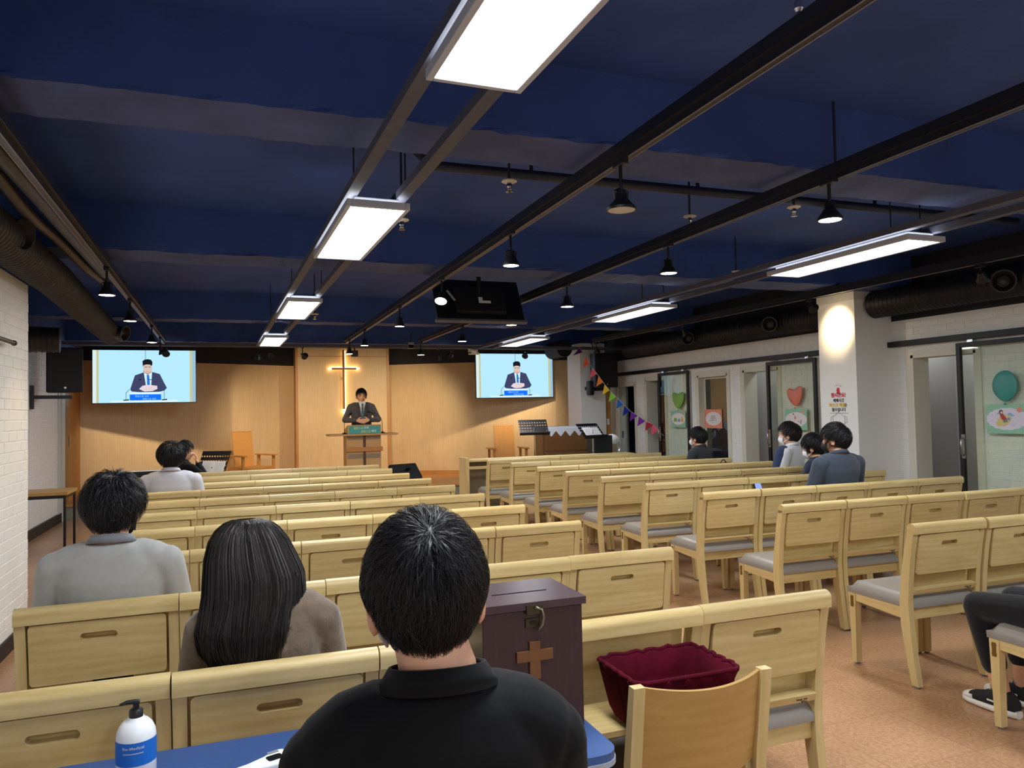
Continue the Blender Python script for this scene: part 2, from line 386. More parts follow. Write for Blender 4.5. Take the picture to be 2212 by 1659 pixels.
# stage platform and stage wall
stage = struct(MB().box(XLR, XR, SE+.03, 17, 0.0, HS-.03).obj('floor_stage', mat('grey riser', '#8b8678', .6)))
for k in range(13):
    y0 = SE+k*.28
    MB().box(XLR, XR, y0+.001, y0+.279, HS-.03, HS, b=.002).obj('floor_board', STAGEFLOOR, stage)
ZT = 2.50
FASCIA = mat('black fascia paint', (.010, .011, .016), .7)
def wing(pts, name):
    mb = MB()
    for (x0, y0), (x1, y1) in zip(pts[:-1], pts[1:]):
        V = [(x0, y0, HS), (x1, y1, HS), (x1, y1+.08, HS), (x0, y0+.08, HS)]
        for za, zb, mi in ((HS, ZT, 0), (ZT, SLAB, 1)):
            A = [(p[0], p[1], za) for p in V]+[(p[0], p[1], zb) for p in V]
            mb.add(A, [(0, 3, 2, 1), (4, 5, 6, 7), (0, 1, 5, 4), (1, 2, 6, 5), (2, 3, 7, 6), (3, 0, 4, 7)], mi)
        A = [(p[0], p[1]-(.012 if q < 2 else .09), zz) for zz in (HS, HS+.085) for q, p in enumerate(V)]
        mb.add(A, [(0, 3, 2, 1), (4, 5, 6, 7), (0, 1, 5, 4), (1, 2, 6, 5), (2, 3, 7, 6), (3, 0, 4, 7)], 2)
    return struct(mb.obj(name, [STAGEWOOD, FASCIA, STAGETRIM]))
wing([(-2.50, 14.42), (-.67, 15.1), (.25, 15.5), (1.2, 16.0)], 'wall_stage_left')
wing([(2.98, 15.6), (3.8, 15.1), (4.6, 14.68), (6.1, 14.0), (6.9, 13.9)], 'wall_stage_right')
PY = 15.5
struct(MB().box(1.16, 2.995, PY, PY+.6, HS, 2.84, 0).box(1.13, 1.175, PY-.012, PY+.6, HS, 2.84, 1).box(2.95, 3.0, PY-.012, PY+.6, HS, 2.84, 1)
       .box(1.16, 2.995, PY-.004, PY, 2.66, 2.675, 1).box(XLR, XR, 16.6, 16.8, 0, SLAB, 2).obj('wall_stage_panel', [STAGEWOOD, STAGETRIM, FASCIA]))

# right wall with openings
RT = 2.387
OPEN = [(5.29, 6.044, 0, 1.999), (8.13, 8.875, 0, 2.0), (9.23, 9.994, 0, 1.98), (10.93, 11.572, 0, 1.994), (11.951, 12.634, HS*0, 1.93)]
mb = MB(); y = YB
for o0, o1, z0, z1 in OPEN:
    mb.box(XR, XR+.2, y, o0, 0, RT, 0); mb.box(XR, XR+.2, o0, o1, z1, RT, 0); y = o1
mb.box(XR, XR+.2, y, 14.5, 0, RT, 0); mb.box(XR, XR+.2, YB, 14.5, RT, SLAB, 1)
wr = struct(mb.obj('wall_right', [MORTAR, FASCIA]))
y00 = 4.2
bricks(wr, (XR, y00, 0), (0, 1, 0), (-1, 0, 0), 12.4-y00, .12, RT, [(a-y00-.07, b-y00+.07, c, d+.05) for a, b, c, d in OPEN], Vector((XR, 4.2, 1.4)))
struct(box_obj('baseboard_right', XR-.014, XR, YB, 5.29, 0, .10, BASEB))
FRAMEW = mat('cream door frame', '#dcd8c8', 0.5)
for k, (o0, o1, z0, z1) in enumerate(OPEN):
    m = MB(); f = .05
    m.box(XR-.012, XR+.21, o0-.0, o0+f*.6, 0, z1).box(XR-.012, XR+.21, o1-f*.6, o1, 0, z1).box(XR-.012, XR+.21, o0, o1, z1-f*.6, z1)
    m.box(XR-.014, XR-.0, o0-f, o0, 0, z1+f).box(XR-.014, XR-.0, o1, o1+f, 0, z1+f).box(XR-.014, XR-.0, o0, o1, z1, z1+f)
    struct(m.obj('trim_%d' % (k+4), FRAMEW))
# dim rooms behind the openings
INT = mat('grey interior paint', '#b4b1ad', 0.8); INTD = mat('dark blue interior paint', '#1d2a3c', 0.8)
struct(MB().box(XR+1.0, XR+1.1, YB, 9.0, 0, SLAB).box(XR+2.2, XR+2.4, 9.0, 12.0, 0, SLAB).box(XR+.2, XR+1.0, 8.95, 9.03, 0, SLAB).box(XR+.2, XR+1.0, 6.35, 6.45, 0, SLAB).obj('wall_side_rooms', INT))
struct(box_obj('ceiling_side_rooms', XR+.2, XR+2.4, YB, 14.4, 2.45, 2.5, INT))
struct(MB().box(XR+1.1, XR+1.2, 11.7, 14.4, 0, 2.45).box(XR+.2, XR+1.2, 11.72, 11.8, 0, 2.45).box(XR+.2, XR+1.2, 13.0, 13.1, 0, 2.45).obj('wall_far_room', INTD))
# ================================================================== ceiling fittings
ORD = ['first', 'second', 'third', 'fourth', 'fifth', 'sixth', 'seventh', 'eighth', 'ninth', 'tenth']
FIXW = mat('fixture white', '#b9bdc6', 0.5)
DIFF = glow('panel diffuser', (0.92, 0.97, 1.0), 9.0)
PANEL_COL = (0.93, 0.97, 1.0)
ZF = 2.50
def panel_fixture(x, y, label, rz=0.0):
    t = thing('ceiling_panel_light', label, 'ceiling light', (x, y, ZF), rz, 'long ceiling panel lights')
    a, b, h = .155, .655, .035
    m = MB()
    for x0, x1, y0, y1 in ((-a, -a+.022, -b, b), (a-.022, a, -b, b), (-a+.022, a-.022, -b, -b+.022), (-a+.022, a-.022, b-.022, b)):
        m.box(x0, x1, y0, y1, 0, h, b=.003)
    m.obj('frame', FIXW, t)
    MB().box(-a+.022, a-.022, -b+.022, b-.022, .006, .012).obj('diffuser', DIFF, t)
    MB().box(-.11, .11, -b+.05, b-.05, h, h+.028, b=.004).obj('driver_box', FIXW, t)
    area_light('panel_lamp', t, (0, 0, -.004), .26, 1.26, PANEL_W, PANEL_COL)
    return t
LX = lambda y: .70-.0245*(y-2.2)
for k, (y, s) in enumerate(((1.53, 'large glowing ceiling panel light nearest the camera, cut by the top edge'), (4.28, 'glowing ceiling panel light, second in the left row, beside a cream sprinkler plate'),
                            (7.5, 'small glowing ceiling panel light, third in the left row'), (10.77, 'smallest glowing ceiling panel light, far end of the left row near the stage'))):
    panel_fixture(LX(y), y, s, .0245)
for k, (y, s) in enumerate(((4.1, 'long slanting ceiling panel light above the near white pillar'), (7.15, 'glowing ceiling panel light, middle of the right row'),
                            (10.42, 'glowing ceiling panel light nearest the right screen'), (1.0, 'ceiling panel light out of view over the right seats'))):
    panel_fixture(4.03, y, s)
for x, y in ((.78, -1.6), (4.03, -1.9)): panel_fixture(x, y, 'ceiling panel light out of view behind the camera')
def bar(name, p0, p1, w_, h_, m, parent=None):
    p0 = Vector(p0); p1 = Vector(p1); t = (p1-p0).normalized(); s = t.cross(Vector((0, 0, 1))).normalized()*(w_/2); u = Vector((0, 0, h_))
    V = [p0-s, p0+s, p1+s, p1-s]; V = V+[v+u for v in V]
    return MB().add(V, [(0, 3, 2, 1), (4, 5, 6, 7), (0, 1, 5, 4), (1, 2, 6, 5), (2, 3, 7, 6), (3, 0, 4, 7)]).obj(name, m, parent)
for s, lab in ((-1, 'left of two grey channels carrying the left row of panel lights'), (1, 'right of two grey channels carrying the left row of panel lights')):
    o = bar('ceiling_channel', (LX(-2.9)+s*.125, -2.9, ZF+.063), (LX(12.1)+s*.125, 12.1, ZF+.063), .055, .04, RAILM); tag(o, lab, 'ceiling rail', 'panel light channels')
for s, lab in ((-1, 'left of two grey channels carrying the right row of panel lights'), (1, 'right of two grey channels carrying the right row of panel lights')):
    o = bar('ceiling_channel', (4.03+s*.125, -2.9, ZF+.063), (4.03+s*.125, 12.1, ZF+.063), .055, .04, RAILM); tag(o, lab, 'ceiling rail', 'panel light channels')
o = bar('ceiling_channel', (-2.3, 12.15, ZF+.06), (6.6, 12.15, ZF+.06), .06, .05, RAILM); tag(o, 'dark cross channel spanning the ceiling in front of the stage', 'ceiling rail')
o = bar('ceiling_channel', (-2.3, 12.75, ZF+.1), (6.6, 12.75, ZF+.1), .05, .05, RAILM); tag(o, 'thinner dark cross channel directly above the stage edge', 'ceiling rail')
# hanger rods
rods = [(LX(y)+s*.125, y) for y in (3.6, 6.7, 9.3) for s in (-1, 1)]+[(4.03+s*.125, y) for y in (3.6, 6.7) for s in (-1, 1)]
for k, (x, y) in enumerate(rods):
    o = MB().tube([(x, y, ZF+.1), (x, y, SLAB)], .004, 6).obj('hanger_rod', BLACKM); tag(o, 'thin dark rod hanging a light channel from the ceiling slab', 'rod', 'ceiling hanger rods')

WARM = (1.0, 0.74, 0.42)
LENS_ON = glow('warm lamp face', (1.0, 0.80, 0.50), 24.0)
LENS_OFF = mat('unlit lamp face', '#cfc8c4', 0.3)
ZTK = 2.575
ZT3 = 2.63
def track(name, p0, p1, label):
    t = thing(name, label, 'track', (0, 0, 0))
    bar('track_body', p0, p1, .036, .03, TRACKM, t)
    d = (Vector(p1)-Vector(p0)).normalized().cross(Vector((0, 0, 1))).normalized()
    for s in (-1, 1): bar('track_lip', Vector(p0)+d*s*.014-Vector((0, 0, .0015)), Vector(p1)+d*s*.014-Vector((0, 0, .0015)), .005, .003, mat('worn track edge', '#8b8488', .45, .3), t)
    bar('backing_rail', Vector(p0)+Vector((0, 0, .03)), Vector(p1)+Vector((0, 0, .03)), .07, .045, TRACKM, t)
    return t
track('lighting_track', (1.595, -2.5, ZTK), (1.60, 11.6, ZTK), 'black lighting track left of the hanging monitor, running to the cross')
track('lighting_track', (2.72, -2.5, ZTK), (2.72, 11.5, ZTK), 'black lighting track right of the hanging monitor, in the middle of the ceiling')
track('lighting_track', (-.74, -2.5, ZTK), (-.97, 12.0, ZTK), 'black lighting track over the left seats beside the spiral duct')
track('lighting_track', (5.78, -2.5, ZT3), (5.78, 11.6, ZT3), 'black lighting track on the right, passing the near white pillar')
def track_lamp(x, y, label, on=True, drop=.20, aim=(0, 0, -1), cat='spotlight', ztk=ZTK, r=.058, watts=None, ang=1.75, blend=.7, col=WARM, grp='track spotlights'):
    t = thing('track_spotlight', label, cat, (x, y, ztk), 0, grp)
    aim = Vector(aim).normalized(); piv = Vector((0, 0, -drop+.075)); Q = aim.to_track_quat('-Z', 'Y').to_matrix().to_4x4()
    MB().box(-.016, .016, -.045, .045, -.03, 0, b=.003).obj('adapter', BLACK, t)
    MB().tube([(0, 0, -.03), piv], .008, 8).obj('stem', BLACK, t)
    M4 = Matrix.Translation(piv) @ Q
    MB().lathe([(.012, .012), (.022, .008), (.026, -.02), (.034, -.035), (r, -.068), (r, -.078), (r-.006, -.078), (r-.006, -.072)], 20, 0, M4).obj('lamp_housing', BLACK, t, autos=True)
    MB().lathe([(.001, -.0735), (r-.006, -.0735), (r-.007, -.077), (.001, -.0795)], 20, 0, M4).obj('lamp_lens', LENS_ON if on else LENS_OFF, t)
    MB().tube([M4 @ Vector((s, 0, z)) for s, z in ((-.03, -.03), (-.034, .006), (0, .02), (.034, .006), (.03, -.03))], .004, 6).obj('yoke', BLACK, t)
    if on: spot_light('lamp_beam', t, M4 @ Vector((0, 0, -.085)), aim, watts or SPOT_W, col, ang, blend)
    return t
T1 = [(2.85, 0), (4.18, 1), (5.78, 1), (7.42, 1), (9.6, 1), (10.95, 1)]
for k, (y, on) in enumerate(T1):
    aim = (-.28, -.55, -1) if k == 2 else (0, 0, -1)
    track_lamp(1.57 if y < 3 else 1.55, y, ('unlit large black spotlight, nearest on the track left of the hanging monitor' if k == 0 else
               'lit warm spotlight, %s from the camera on the track left of the monitor' % ORD[k]), bool(on), .21 if k else .22, aim, r=.066 if k == 0 else .052)
T2 = [2.8, 4.22, 5.82, 7.2, 8.98, 11.2]
for k, y in enumerate(T2): track_lamp(2.66, y, 'lit warm spotlight, %s from the camera on the track right of the monitor' % ORD[k], True, .2)
for k, (x, y) in enumerate(((-.845, 5.95), (-.88, 7.5), (-.90, 9.6))): track_lamp(x, y, 'lit warm spotlight, %s from the camera beside the spiral duct' % ORD[k], True, .2)
track_lamp(-.93, 11.0, 'small unlit spotlight in front of the top edge of the left screen', False, .22, (.5, .3, -1))
track_lamp(5.78, 4.45, 'unlit spotlight turned to the right wall, nearest on the right track', False, .15, (.9, .3, -.7), ztk=ZT3)
track_lamp(5.78, 6.42, 'black spotlight aimed at the near white pillar', True, .15, atx(1811, 705, 6.25)-Vector((5.78, 6.42, ZT3-.075)), watts=62, ang=1.25, blend=1.0, ztk=ZT3)
track_lamp(5.78, 8.85, 'unlit spotlight on the right track beyond the near pillar', False, .15, (.6, -.3, -.7), ztk=ZT3)
track_lamp(5.78, 11.5, 'unlit spotlight hanging beside the purple bunting flag', False, .17, (.4, .4, -1), ztk=ZT3)
for x, lab in ((.35, 'small unlit spotlight on the cross channel left of the stage panel'), (3.2, 'small unlit spotlight on the cross channel right of the stage panel'), (1.0, 'small unlit spotlight on the cross channel beside the last left panel light')):
    if x == 1.0: track_lamp(x, 12.2, 'small spotlight on the cross channel with an added beam towards the lectern', True, .2, (.62, .9, -.42), watts=40, ang=.8)  # beam switched on only to add front light on the speaker
    else: track_lamp(x, 12.2, lab, False, .2, (0, .5, -1))
# stage wash lamps hidden behind the cross channel light the wooden wall
for x, lab in ((-1.0, 'left'), (.55, 'inner left'), (3.6, 'inner right'), (5.0, 'right')):
    track_lamp(x, 12.8, 'small stage spotlight, %s of four behind the cross channel' % lab, True, .12, ({-1.0: -.1, .55: .28, 3.6: -.28, 5.0: .1}[x], 1.0, -.6), watts=STAGE_W, ang=1.45, col=(1.0, .80, .55), grp='stage wash spotlights')

# sprinkler pipe, sprinklers, detectors
PIPE = mat('navy painted pipe', (.01, .014, .03), .55)
t = thing('sprinkler_pipe', 'dark sprinkler pipe crossing the ceiling behind the nearest beam', 'pipe', (0, 0, 0))
MB().tube([(.95, 4.0, SLAB), (.95, 4.0, 2.93), (1.02, 4.0, 2.86), (3.9, 4.0, 2.86), (5.6, 4.0, 2.86)], .028, 10).obj('pipe_run', PIPE, t, smooth=True)
for x in (1.62, 2.75, 4.2): MB().tube([(x, 4.0, 2.86), (x, 4.0, 3.05)], .012, 8).obj('pipe_hanger', PIPE, t)
CREAM = mat('cream plastic', '#cfc6b0', .5)
def sprinkler(x, y, z, label, plate=True):
    t = thing('fire_sprinkler', label, 'sprinkler', (x, y, z), 0, 'ceiling sprinklers')
    MB().tube([(0, 0, 0), (0, 0, SLAB-z)], .007, 6).obj('drop_pipe', PIPE, t)
    if plate: MB().lathe([(.04, .012), (.042, .006), (.03, 0), (.01, 0)], 18).obj('cover_plate', CREAM, t)
    MB().lathe([(.014, 0), (.014, -.02), (.008, -.03), (.02, -.045), (.02, -.05), (.002, -.05)], 12).obj('deflector', CHROME, t)
p = atz(868, 478, 2.60); sprinkler(p.x, p.y, 2.60, 'cream sprinkler plate beside the second panel light')
p = atz(680, 680, 2.60); sprinkler(p.x, p.y, 2.60, 'sprinkler beside the third panel light')
for q, lab in (((1100, 395), 'sprinkler on the pipe left of the large unlit spotlight'), ((1715, 450), 'sprinkler under the pipe left of the nearest right spotlight'), ((1490, 470), 'sprinkler between the two middle tracks'),
               ((1725, 5), 'sprinkler at the upper edge between the panel light and the track'), ((1805, 357), 'small sprinkler beside the track right of the monitor'), ((1590, 588), 'sprinkler left of the long right panel light')):
    p = atz(*q, 2.72); sprinkler(p.x, p.y, 2.72, lab, q[1] > 380)

# monitor hanging below the second beam, seen from behind
t = thing('hanging_monitor', 'black flat monitor hung from the ceiling, seen from behind', 'monitor', (2.23, 6.9, 2.50))
R = Matrix.Rotation(math.radians(-28), 3, 'X')
def tilted(m_):
    m_.v = [tuple(R @ Vector(v)) for v in m_.v]; return m_
tilted(MB().box(-.44, .44, 0, .03, -.15, .33, b=.006)).obj('monitor_case', BLACK, t)
tilted(MB().box(-.46, .46, -.012, .034, -.165, -.14, b=.003)).obj('bottom_bezel', mat('grey plastic bezel', '#54565c', .5), t)
tilted(MB().box(-.25, .25, -.05, 0, -.08, .22, b=.01)).obj('rear_bulge', BLACKM, t)
tilted(MB().box(-.02, .10, -.056, -.05, .02, .045).box(-.02, .02, -.056, -.05, .045, .085)).obj('rating_label', WHITEPL, t)
tilted(MB().box(-.30, -.28, -.056, -.05, .03, .16, rot=Matrix.Rotation(-.5, 3, 'Y'))).obj('cable_tag', mat('pale grey plastic', '#b8babc', .5), t)
MB().tube([(0, .03, .1), (0, .03, SLAB-2.50)], .022, 10).obj('hanger_pole', BLACK, t)

# ducts
DUCT = mat('brown-lit duct', (.045, .038, .034), .42, .35, var=.15, vscale=4)  # brown light on the left ducts is put into the colour
DUCT_SHADE = mat('shaded duct', (.014, .014, .017), .5, .3, var=.15, vscale=4)  # darker copy for the right ducts, their shade put into the colour
def spiral_duct(name, p0, p1, r, label, rib=.055, mid=None):
    P = [Vector(q) for q in ([p0, mid, p1] if mid else [p0, p1])]; pts = []; rs = []
    for a, b in zip(P[:-1], P[1:]):
        n = int((b-a).length/rib)
        for k in range(n):
            for d, e in ((0, 0), (.35, 0), (.42, .006), (.58, .006), (.65, 0)): pts.append(a.lerp(b, (k+d)/n)); rs.append(r+e)
    t = thing(name, label, 'duct', (0, 0, 0)); MB().tube(pts, rs, 28).obj('duct_body', DUCT if pts[0].x < 0 else DUCT_SHADE, t, autos=True)
    return t
def nozzle(parent, p, d, r, ln=.16, m=None):
    d = Vector(d).normalized(); M4 = Matrix.Translation(Vector(p)) @ (-d).to_track_quat('-Z', 'Y').to_matrix().to_4x4()
    MB().lathe([(r*.9, 0), (r*.92, ln*.75), (r*1.12, ln), (r*1.12, ln+.012), (r*.98, ln+.012), (r*.85, ln*.7), (r*.55, ln*.55)], 26, 0, M4).obj('air_nozzle', DUCT, parent, autos=True)
    MB().lathe([(.002, ln*.6), (r*.5, ln*.5), (r*.55, ln*.75), (.002, ln*.95)], 20, 0, M4).obj('nozzle_core', mat('grey nozzle cone', '#55504e', .4), parent, smooth=True)
sd = spiral_duct('spiral_duct', (-1.235, 3.2, 2.545), (-1.42, 10.3, 2.535), .125, 'round spiral duct running along the top of the left brick wall', mid=(-1.25, 6.3, 2.54))
p = atz(38, 498, 2.57); nozzle(sd, (p.x-.12, p.y+.04, 2.57), (1, -.35, -.15), .085)
p = atz(262, 715, 2.52); nozzle(sd, (p.x-.1, p.y, 2.52), (1, -.45, -.25), .085)
t = thing('flexible_duct', 'thin wavy flexible duct between the spiral duct and the left track', 'duct', (0, 0, 0))
MB().tube([(-1.055+.015*math.sin(y*2.1), y, 2.655+.012*math.sin(y*3.7)) for y in np.linspace(1.5, 7.2, 60)], .036, 12).obj('duct_body', DUCT, t, smooth=True)
t = thing('straight_duct', 'slim straight duct tight beside the left lighting track', 'duct', (0, 0, 0))
MB().tube([(-.905, 1.0, 2.65), (-.95, 6.6, 2.65)], .05, 16).obj('duct_body', DUCT, t, smooth=True)
t = spiral_duct('spiral_duct', (-2.42, 10.3, 2.46), (-1.95, 10.35, 2.46), .15, 'short round duct above the left wall speaker')
rd = spiral_duct('spiral_duct', (6.5, 1.5, 2.56), (6.5, 6.26, 2.56), .14, 'dark round duct above the right wall, in front of the near pillar')
nozzle(rd, (6.4, 4.72, 2.55), (-.9, -.7, -.1), .09)
rd = spiral_duct('spiral_duct', (6.5, 6.95, 2.53), (6.5, 11.7, 2.53), .14, 'dark round duct above the right wall, between the two pillars')
nozzle(rd, (6.38, 7.75, 2.52), (-.9, -.7, -.1), .085); nozzle(rd, (6.38, 9.55, 2.52), (-.9, -.7, -.1), .085)
t = spiral_duct('spiral_duct', (5.6, 12.4, 2.6), (5.6, 13.0, 2.6), .15, 'short dark duct end beside the top of the far pillar')

# pillars
PLASTER = mat('white plaster', '#eceae6', .65, var=.02, vscale=2)
t = thing('pillar', 'near white square pillar carrying the mask notice', 'pillar', (6.51, 6.55, 0))
MB().box(-.26, .259, -.27, .27, 0, BEAM, b=.004).obj('pillar_shaft', PLASTER, t)
MB().box(-.266, .262, -.276, .276, BEAM-.09, BEAM).obj('ragged_top_coat', mat('chipped plaster edge', '#d6d2cc', .8, bump=.5, bscale=25), t)
t = thing('pillar', 'far white square pillar behind the piano', 'pillar', (6.2, 12.78, 0))
MB().box(-.255, .255, -.28, .28, 0, BEAM, b=.004).obj('pillar_shaft', PLASTER, t)
# ================================================================== church chairs
CW, HB = 0.516, 0.862
def smooth_poly(pts, w0):  # side profile ribbon in (y, z): centre line with half-widths -> closed polygon
    L_ = [(y-h, z) for (y, z), h in zip(pts, w0)]; R_ = [(y+h, z) for (y, z), h in zip(pts, w0)]
    return L_+R_[::-1]
def side_prism(mb, poly, x0, x1, mi=0):
    n = len(poly); V = [(x0, y, z) for y, z in poly]+[(x1, y, z) for y, z in poly]
    return mb.add(V, [tuple(range(n)), tuple(range(2*n-1, n-1, -1))]+[(i, n+i, n+(i+1) % n, (i+1) % n) for i in range(n)], mi)
def rounded(w_, h_, r, n=4):
    P = []
    for cx, cy, a in ((w_/2-r, h_/2-r, 0), (-w_/2+r, h_/2-r, 1), (-w_/2+r, -h_/2+r, 2), (w_/2-r, -h_/2+r, 3)):
        for k in range(n+1):
            q = PI/2*(a+k/n); P.append((cx+r*math.cos(q), cy+r*math.sin(q)))
    return P
hw = CW/2-.002
M_ = {}
stile = smooth_poly([(.02, .012), (.045, .15), (.068, .32), (.072, .44), (.06, .56), (.035, .72), (.012, .822)], [.021, .024, .029, .029, .026, .023, .021])
def stile_mesh(s):
    mb = MB(); x0, x1 = (-hw, -hw+.034) if s < 0 else (hw-.034, hw); side_prism(mb, stile, x0, x1); return mb.mesh('leg', WOODZ)
M_['stileL'], M_['stileR'] = stile_mesh(-1), stile_mesh(1)
def fleg(s):
    mb = MB(); x0, x1 = (-hw+.004, -hw+.044) if s < 0 else (hw-.044, hw-.004)
    side_prism(mb, [(.425, .012), (.455, .012), (.468, .405), (.42, .405)], x0, x1); return mb.mesh('leg', WOODZ)
M_['flegL'], M_['flegR'] = fleg(-1), fleg(1)
M_['glide'] = MB().lathe([(.014, 0), (.014, .012), (.010, .014)], 10).mesh('glide', mat('grey felt glide', '#6c6c6e', .6))
mb = MB(); prof = []   # bullnose top rail
for k in range(13):
    q = PI*k/12; prof.append((.008+.027*math.cos(q), .838+.024*math.sin(q)))
prof = prof+[(-.017, .806), (.035, .806)]
side_prism(mb, prof, -hw, hw); M_['top'] = mb.mesh('top_rail', WOODX)
smooth_by_angle(M_['top'], 30)
M_['srail'] = side_prism(MB(), [(.075, .345), (.43, .365), (.43, .405), (.075, .405)], -.011, .011).mesh('side_rail', WOODY)
M_['apron'] = MB().box(-hw+.034, hw-.034, -.011, .011, -.03, .03, b=.002).mesh('apron', WOODX)
# lid panel with a hand slot: plate built as a frame of quads round a rounded slot
def lid_mesh():
    W_, H_, T = CW-.088, .215, .016; sw, sh, sz = .115, .026, .052
    outer = rounded(W_, H_, .014, 4); n = len(outer)
    inner = [(x, y+sz) for x, y in rounded(sw, sh, .0125, 4)]
    mb = MB()
    D_ = .03
    for side, z in ((0, 0), (1, T)):
        V = [(x, z, y) for x, y in outer]+[(x, z, y) for x, y in inner]
        F = [(i, (i+1) % n, n+(i+1) % n, n+i) for i in range(n)]
        mb.add(V, F)
    k = 2*n
    for a in (0, n):
        mb.f += [(a+i, a+(i+1) % n, k+a+(i+1) % n, k+a+i) for i in range(n)]; mb.m += [0]*n
    mb.add([(x, T, y) for x, y in inner]+[(x, D_, y) for x, y in inner], [(i, (i+1) % n, n+(i+1) % n, n+i) for i in range(n)]+[tuple(range(n, 2*n))])
    return mb.mesh('flip_panel', WOODX)
M_['lid'] = lid_mesh()
M_['back'] = side_prism(MB(), [(.088, .50), (.098, .50), (.062, .82), (.052, .82)], -hw+.034, hw-.034).mesh('backrest', WOODX)
M_['lower'] = side_prism(MB(), [(.030, .505), (.042, .478), (.075, .478), (.068, .512)], -hw+.034, hw-.034).mesh('lower_rail', WOODX)
def seat_mesh():
    nx, ny = 12, 12; mb = MB(); x0, x1, y0, y1 = -hw+.003, hw-.003, .045, .478; top = []; V = []; F = []
    for j in range(ny+1):
        for i in range(nx+1):
            u, v = i/nx, j/ny; e = min(u, 1-u, v*1.0, 1-v)*2; rr = min(1, e/.16)
            z = .435+.034*math.sqrt(max(0, 1-(1-rr)**2))-.010*math.sin(PI*u)*math.sin(PI*v)+.006*v
            shrink = 1-.012*(1-rr)
            xx = (x0+x1)/2+((u-.5)*(x1-x0))*shrink; yy = y0+v*(y1-y0)
            if v > .99: z -= .004; yy += .004
            V.append((xx, yy, z))
    for j in range(ny):
        for i in range(nx): a = j*(nx+1)+i; F.append((a, a+1, a+nx+2, a+nx+1))
    edge = [i for i in range(nx+1)]+[j*(nx+1)+nx for j in range(1, ny+1)]+[ny*(nx+1)+i for i in range(nx-1, -1, -1)]+[j*(nx+1) for j in range(ny-1, 0, -1)]
    k = len(V)
    for a in edge: V.append((V[a][0]*.985, V[a][1], .405))
    m = len(edge)
    for i in range(m): F.append((edge[i], k+i, k+(i+1) % m, edge[(i+1) % m]))
    F.append(tuple(k+i for i in range(m)))
    me = mb.add(V, F).mesh('seat', CUSHION); smooth_by_angle(me, 60); return me
M_['seat'] = seat_mesh()
MARKM = mat('burnt brand mark', '#24150c', .7)
M_['mark'] = text_mesh('maker_mark', 'eLPIS', .0225, MARKM, .0003, 'CENTER', 1, .0006)
M_['mark2'] = text_mesh('maker_mark_small', '엘피스', .009, MARKM, .0003, 'CENTER', 1, .0003)
M_['bracket'] = MB().box(-.0015, .0015, -.010, .010, -.032, .032, b=.001).lathe([(.012, -.001), (.012, .001)], 12, 0, Matrix.Translation((0, 0, .02)) @ Matrix.Rotation(PI/2, 4, 'Y')).lathe([(.012, -.001), (.012, .001)], 12, 0, Matrix.Translation((0, 0, -.02)) @ Matrix.Rotation(PI/2, 4, 'Y')).mesh('link_bracket', mat('bronze bracket', '#7d6a38', .4, .8))
LID_TILT = math.atan2(.023, .10)
def chair(x, y, rz, label, group, lid_open=False, bracket=0):
    t = thing('church_chair', label, 'chair', (x, y, 0), rz, group)
    a = child('leg', M_['stileL'], t); child('glide', M_['glide'], a, (-hw+.017, .02, 0))
    a = child('leg', M_['stileR'], t); child('glide', M_['glide'], a, (hw-.017, .02, 0))
    a = child('leg', M_['flegL'], t); child('glide', M_['glide'], a, (-hw+.024, .44, 0))
    if bracket: child('link_bracket', M_['bracket'], a, (-hw+.003, .444, .36))
    a = child('leg', M_['flegR'], t); child('glide', M_['glide'], a, (hw-.024, .44, 0))
    child('top_rail', M_['top'], t)
    child('side_rail', M_['srail'], t, (-hw+.02, 0, 0)); child('side_rail', M_['srail'], t, (hw-.02, 0, 0))
    child('apron', M_['apron'], t, (0, .438, .375)); child('apron', M_['apron'], t, (0, .072, .372))
    if lid_open: child('flip_panel', M_['lid'], t, (0, -.075, .602), (-PI/2-.03, 0, 0))
    else: child('flip_panel', M_['lid'], t, (0, .006, .694), (LID_TILT*.6, 0, 0))
    child('backrest', M_['back'], t)
    lo = child('lower_rail', M_['lower'], t)
    child('maker_mark', M_['mark'], lo, (hw-.095, .0335, .4895), (PI/2-.42, 0, 0)); child('maker_mark', M_['mark2'], lo, (hw-.083, .0372, .4805), (PI/2-.42, 0, 0))
    child('seat', M_['seat'], t)
    return t
ROWS = [2.08, 3.0, 3.95, 4.79, 5.6, 6.37, 7.15, 7.9, 8.68, 9.38]
LEND = [1.91, 1.87, 1.855, 1.84, 1.815, 1.80, 1.78, 1.73, 1.70, 1.67]
REND = [3.25, 3.33, 3.28, 3.255, 3.24, 3.215, 3.20, 3.185, 3.165, 3.09]
def rowname(r): return '%s row from the camera' % ORD[r] if r < 5 else '%s row from the stage' % ORD[9-r]
SEATN = ['aisle seat', 'second seat from the aisle', 'third seat from the aisle', 'fourth seat from the aisle', 'outermost seat by the wall']
for r, y in enumerate(ROWS):
    for k in range(5):
        op = (r == 0 and k == 1)
        lab = 'pale wooden chair, left block, %s, %s' % (rowname(r), SEATN[k])
        if op: lab = 'pale wooden chair with its panel folded down under the velvet basket'
        chair(LEND[r]-CW/2-k*CW, y+random.uniform(-.006, .006), random.uniform(-.006, .006), lab, 'church chairs in rows', op)
for r, y in enumerate(ROWS):
    for k in range(5):
        op = (r == 4 and k == 2)
        lab = 'pale wooden chair, right block, %s, %s' % (rowname(r), SEATN[k])
        if op: lab = 'pale wooden chair with an open panel holding the lit phone'
        chair(REND[r]+CW/2+k*CW, y-.012*k+random.uniform(-.006, .006), -.012+random.uniform(-.006, .006), lab, 'church chairs in rows', op, bracket=(k == 0))
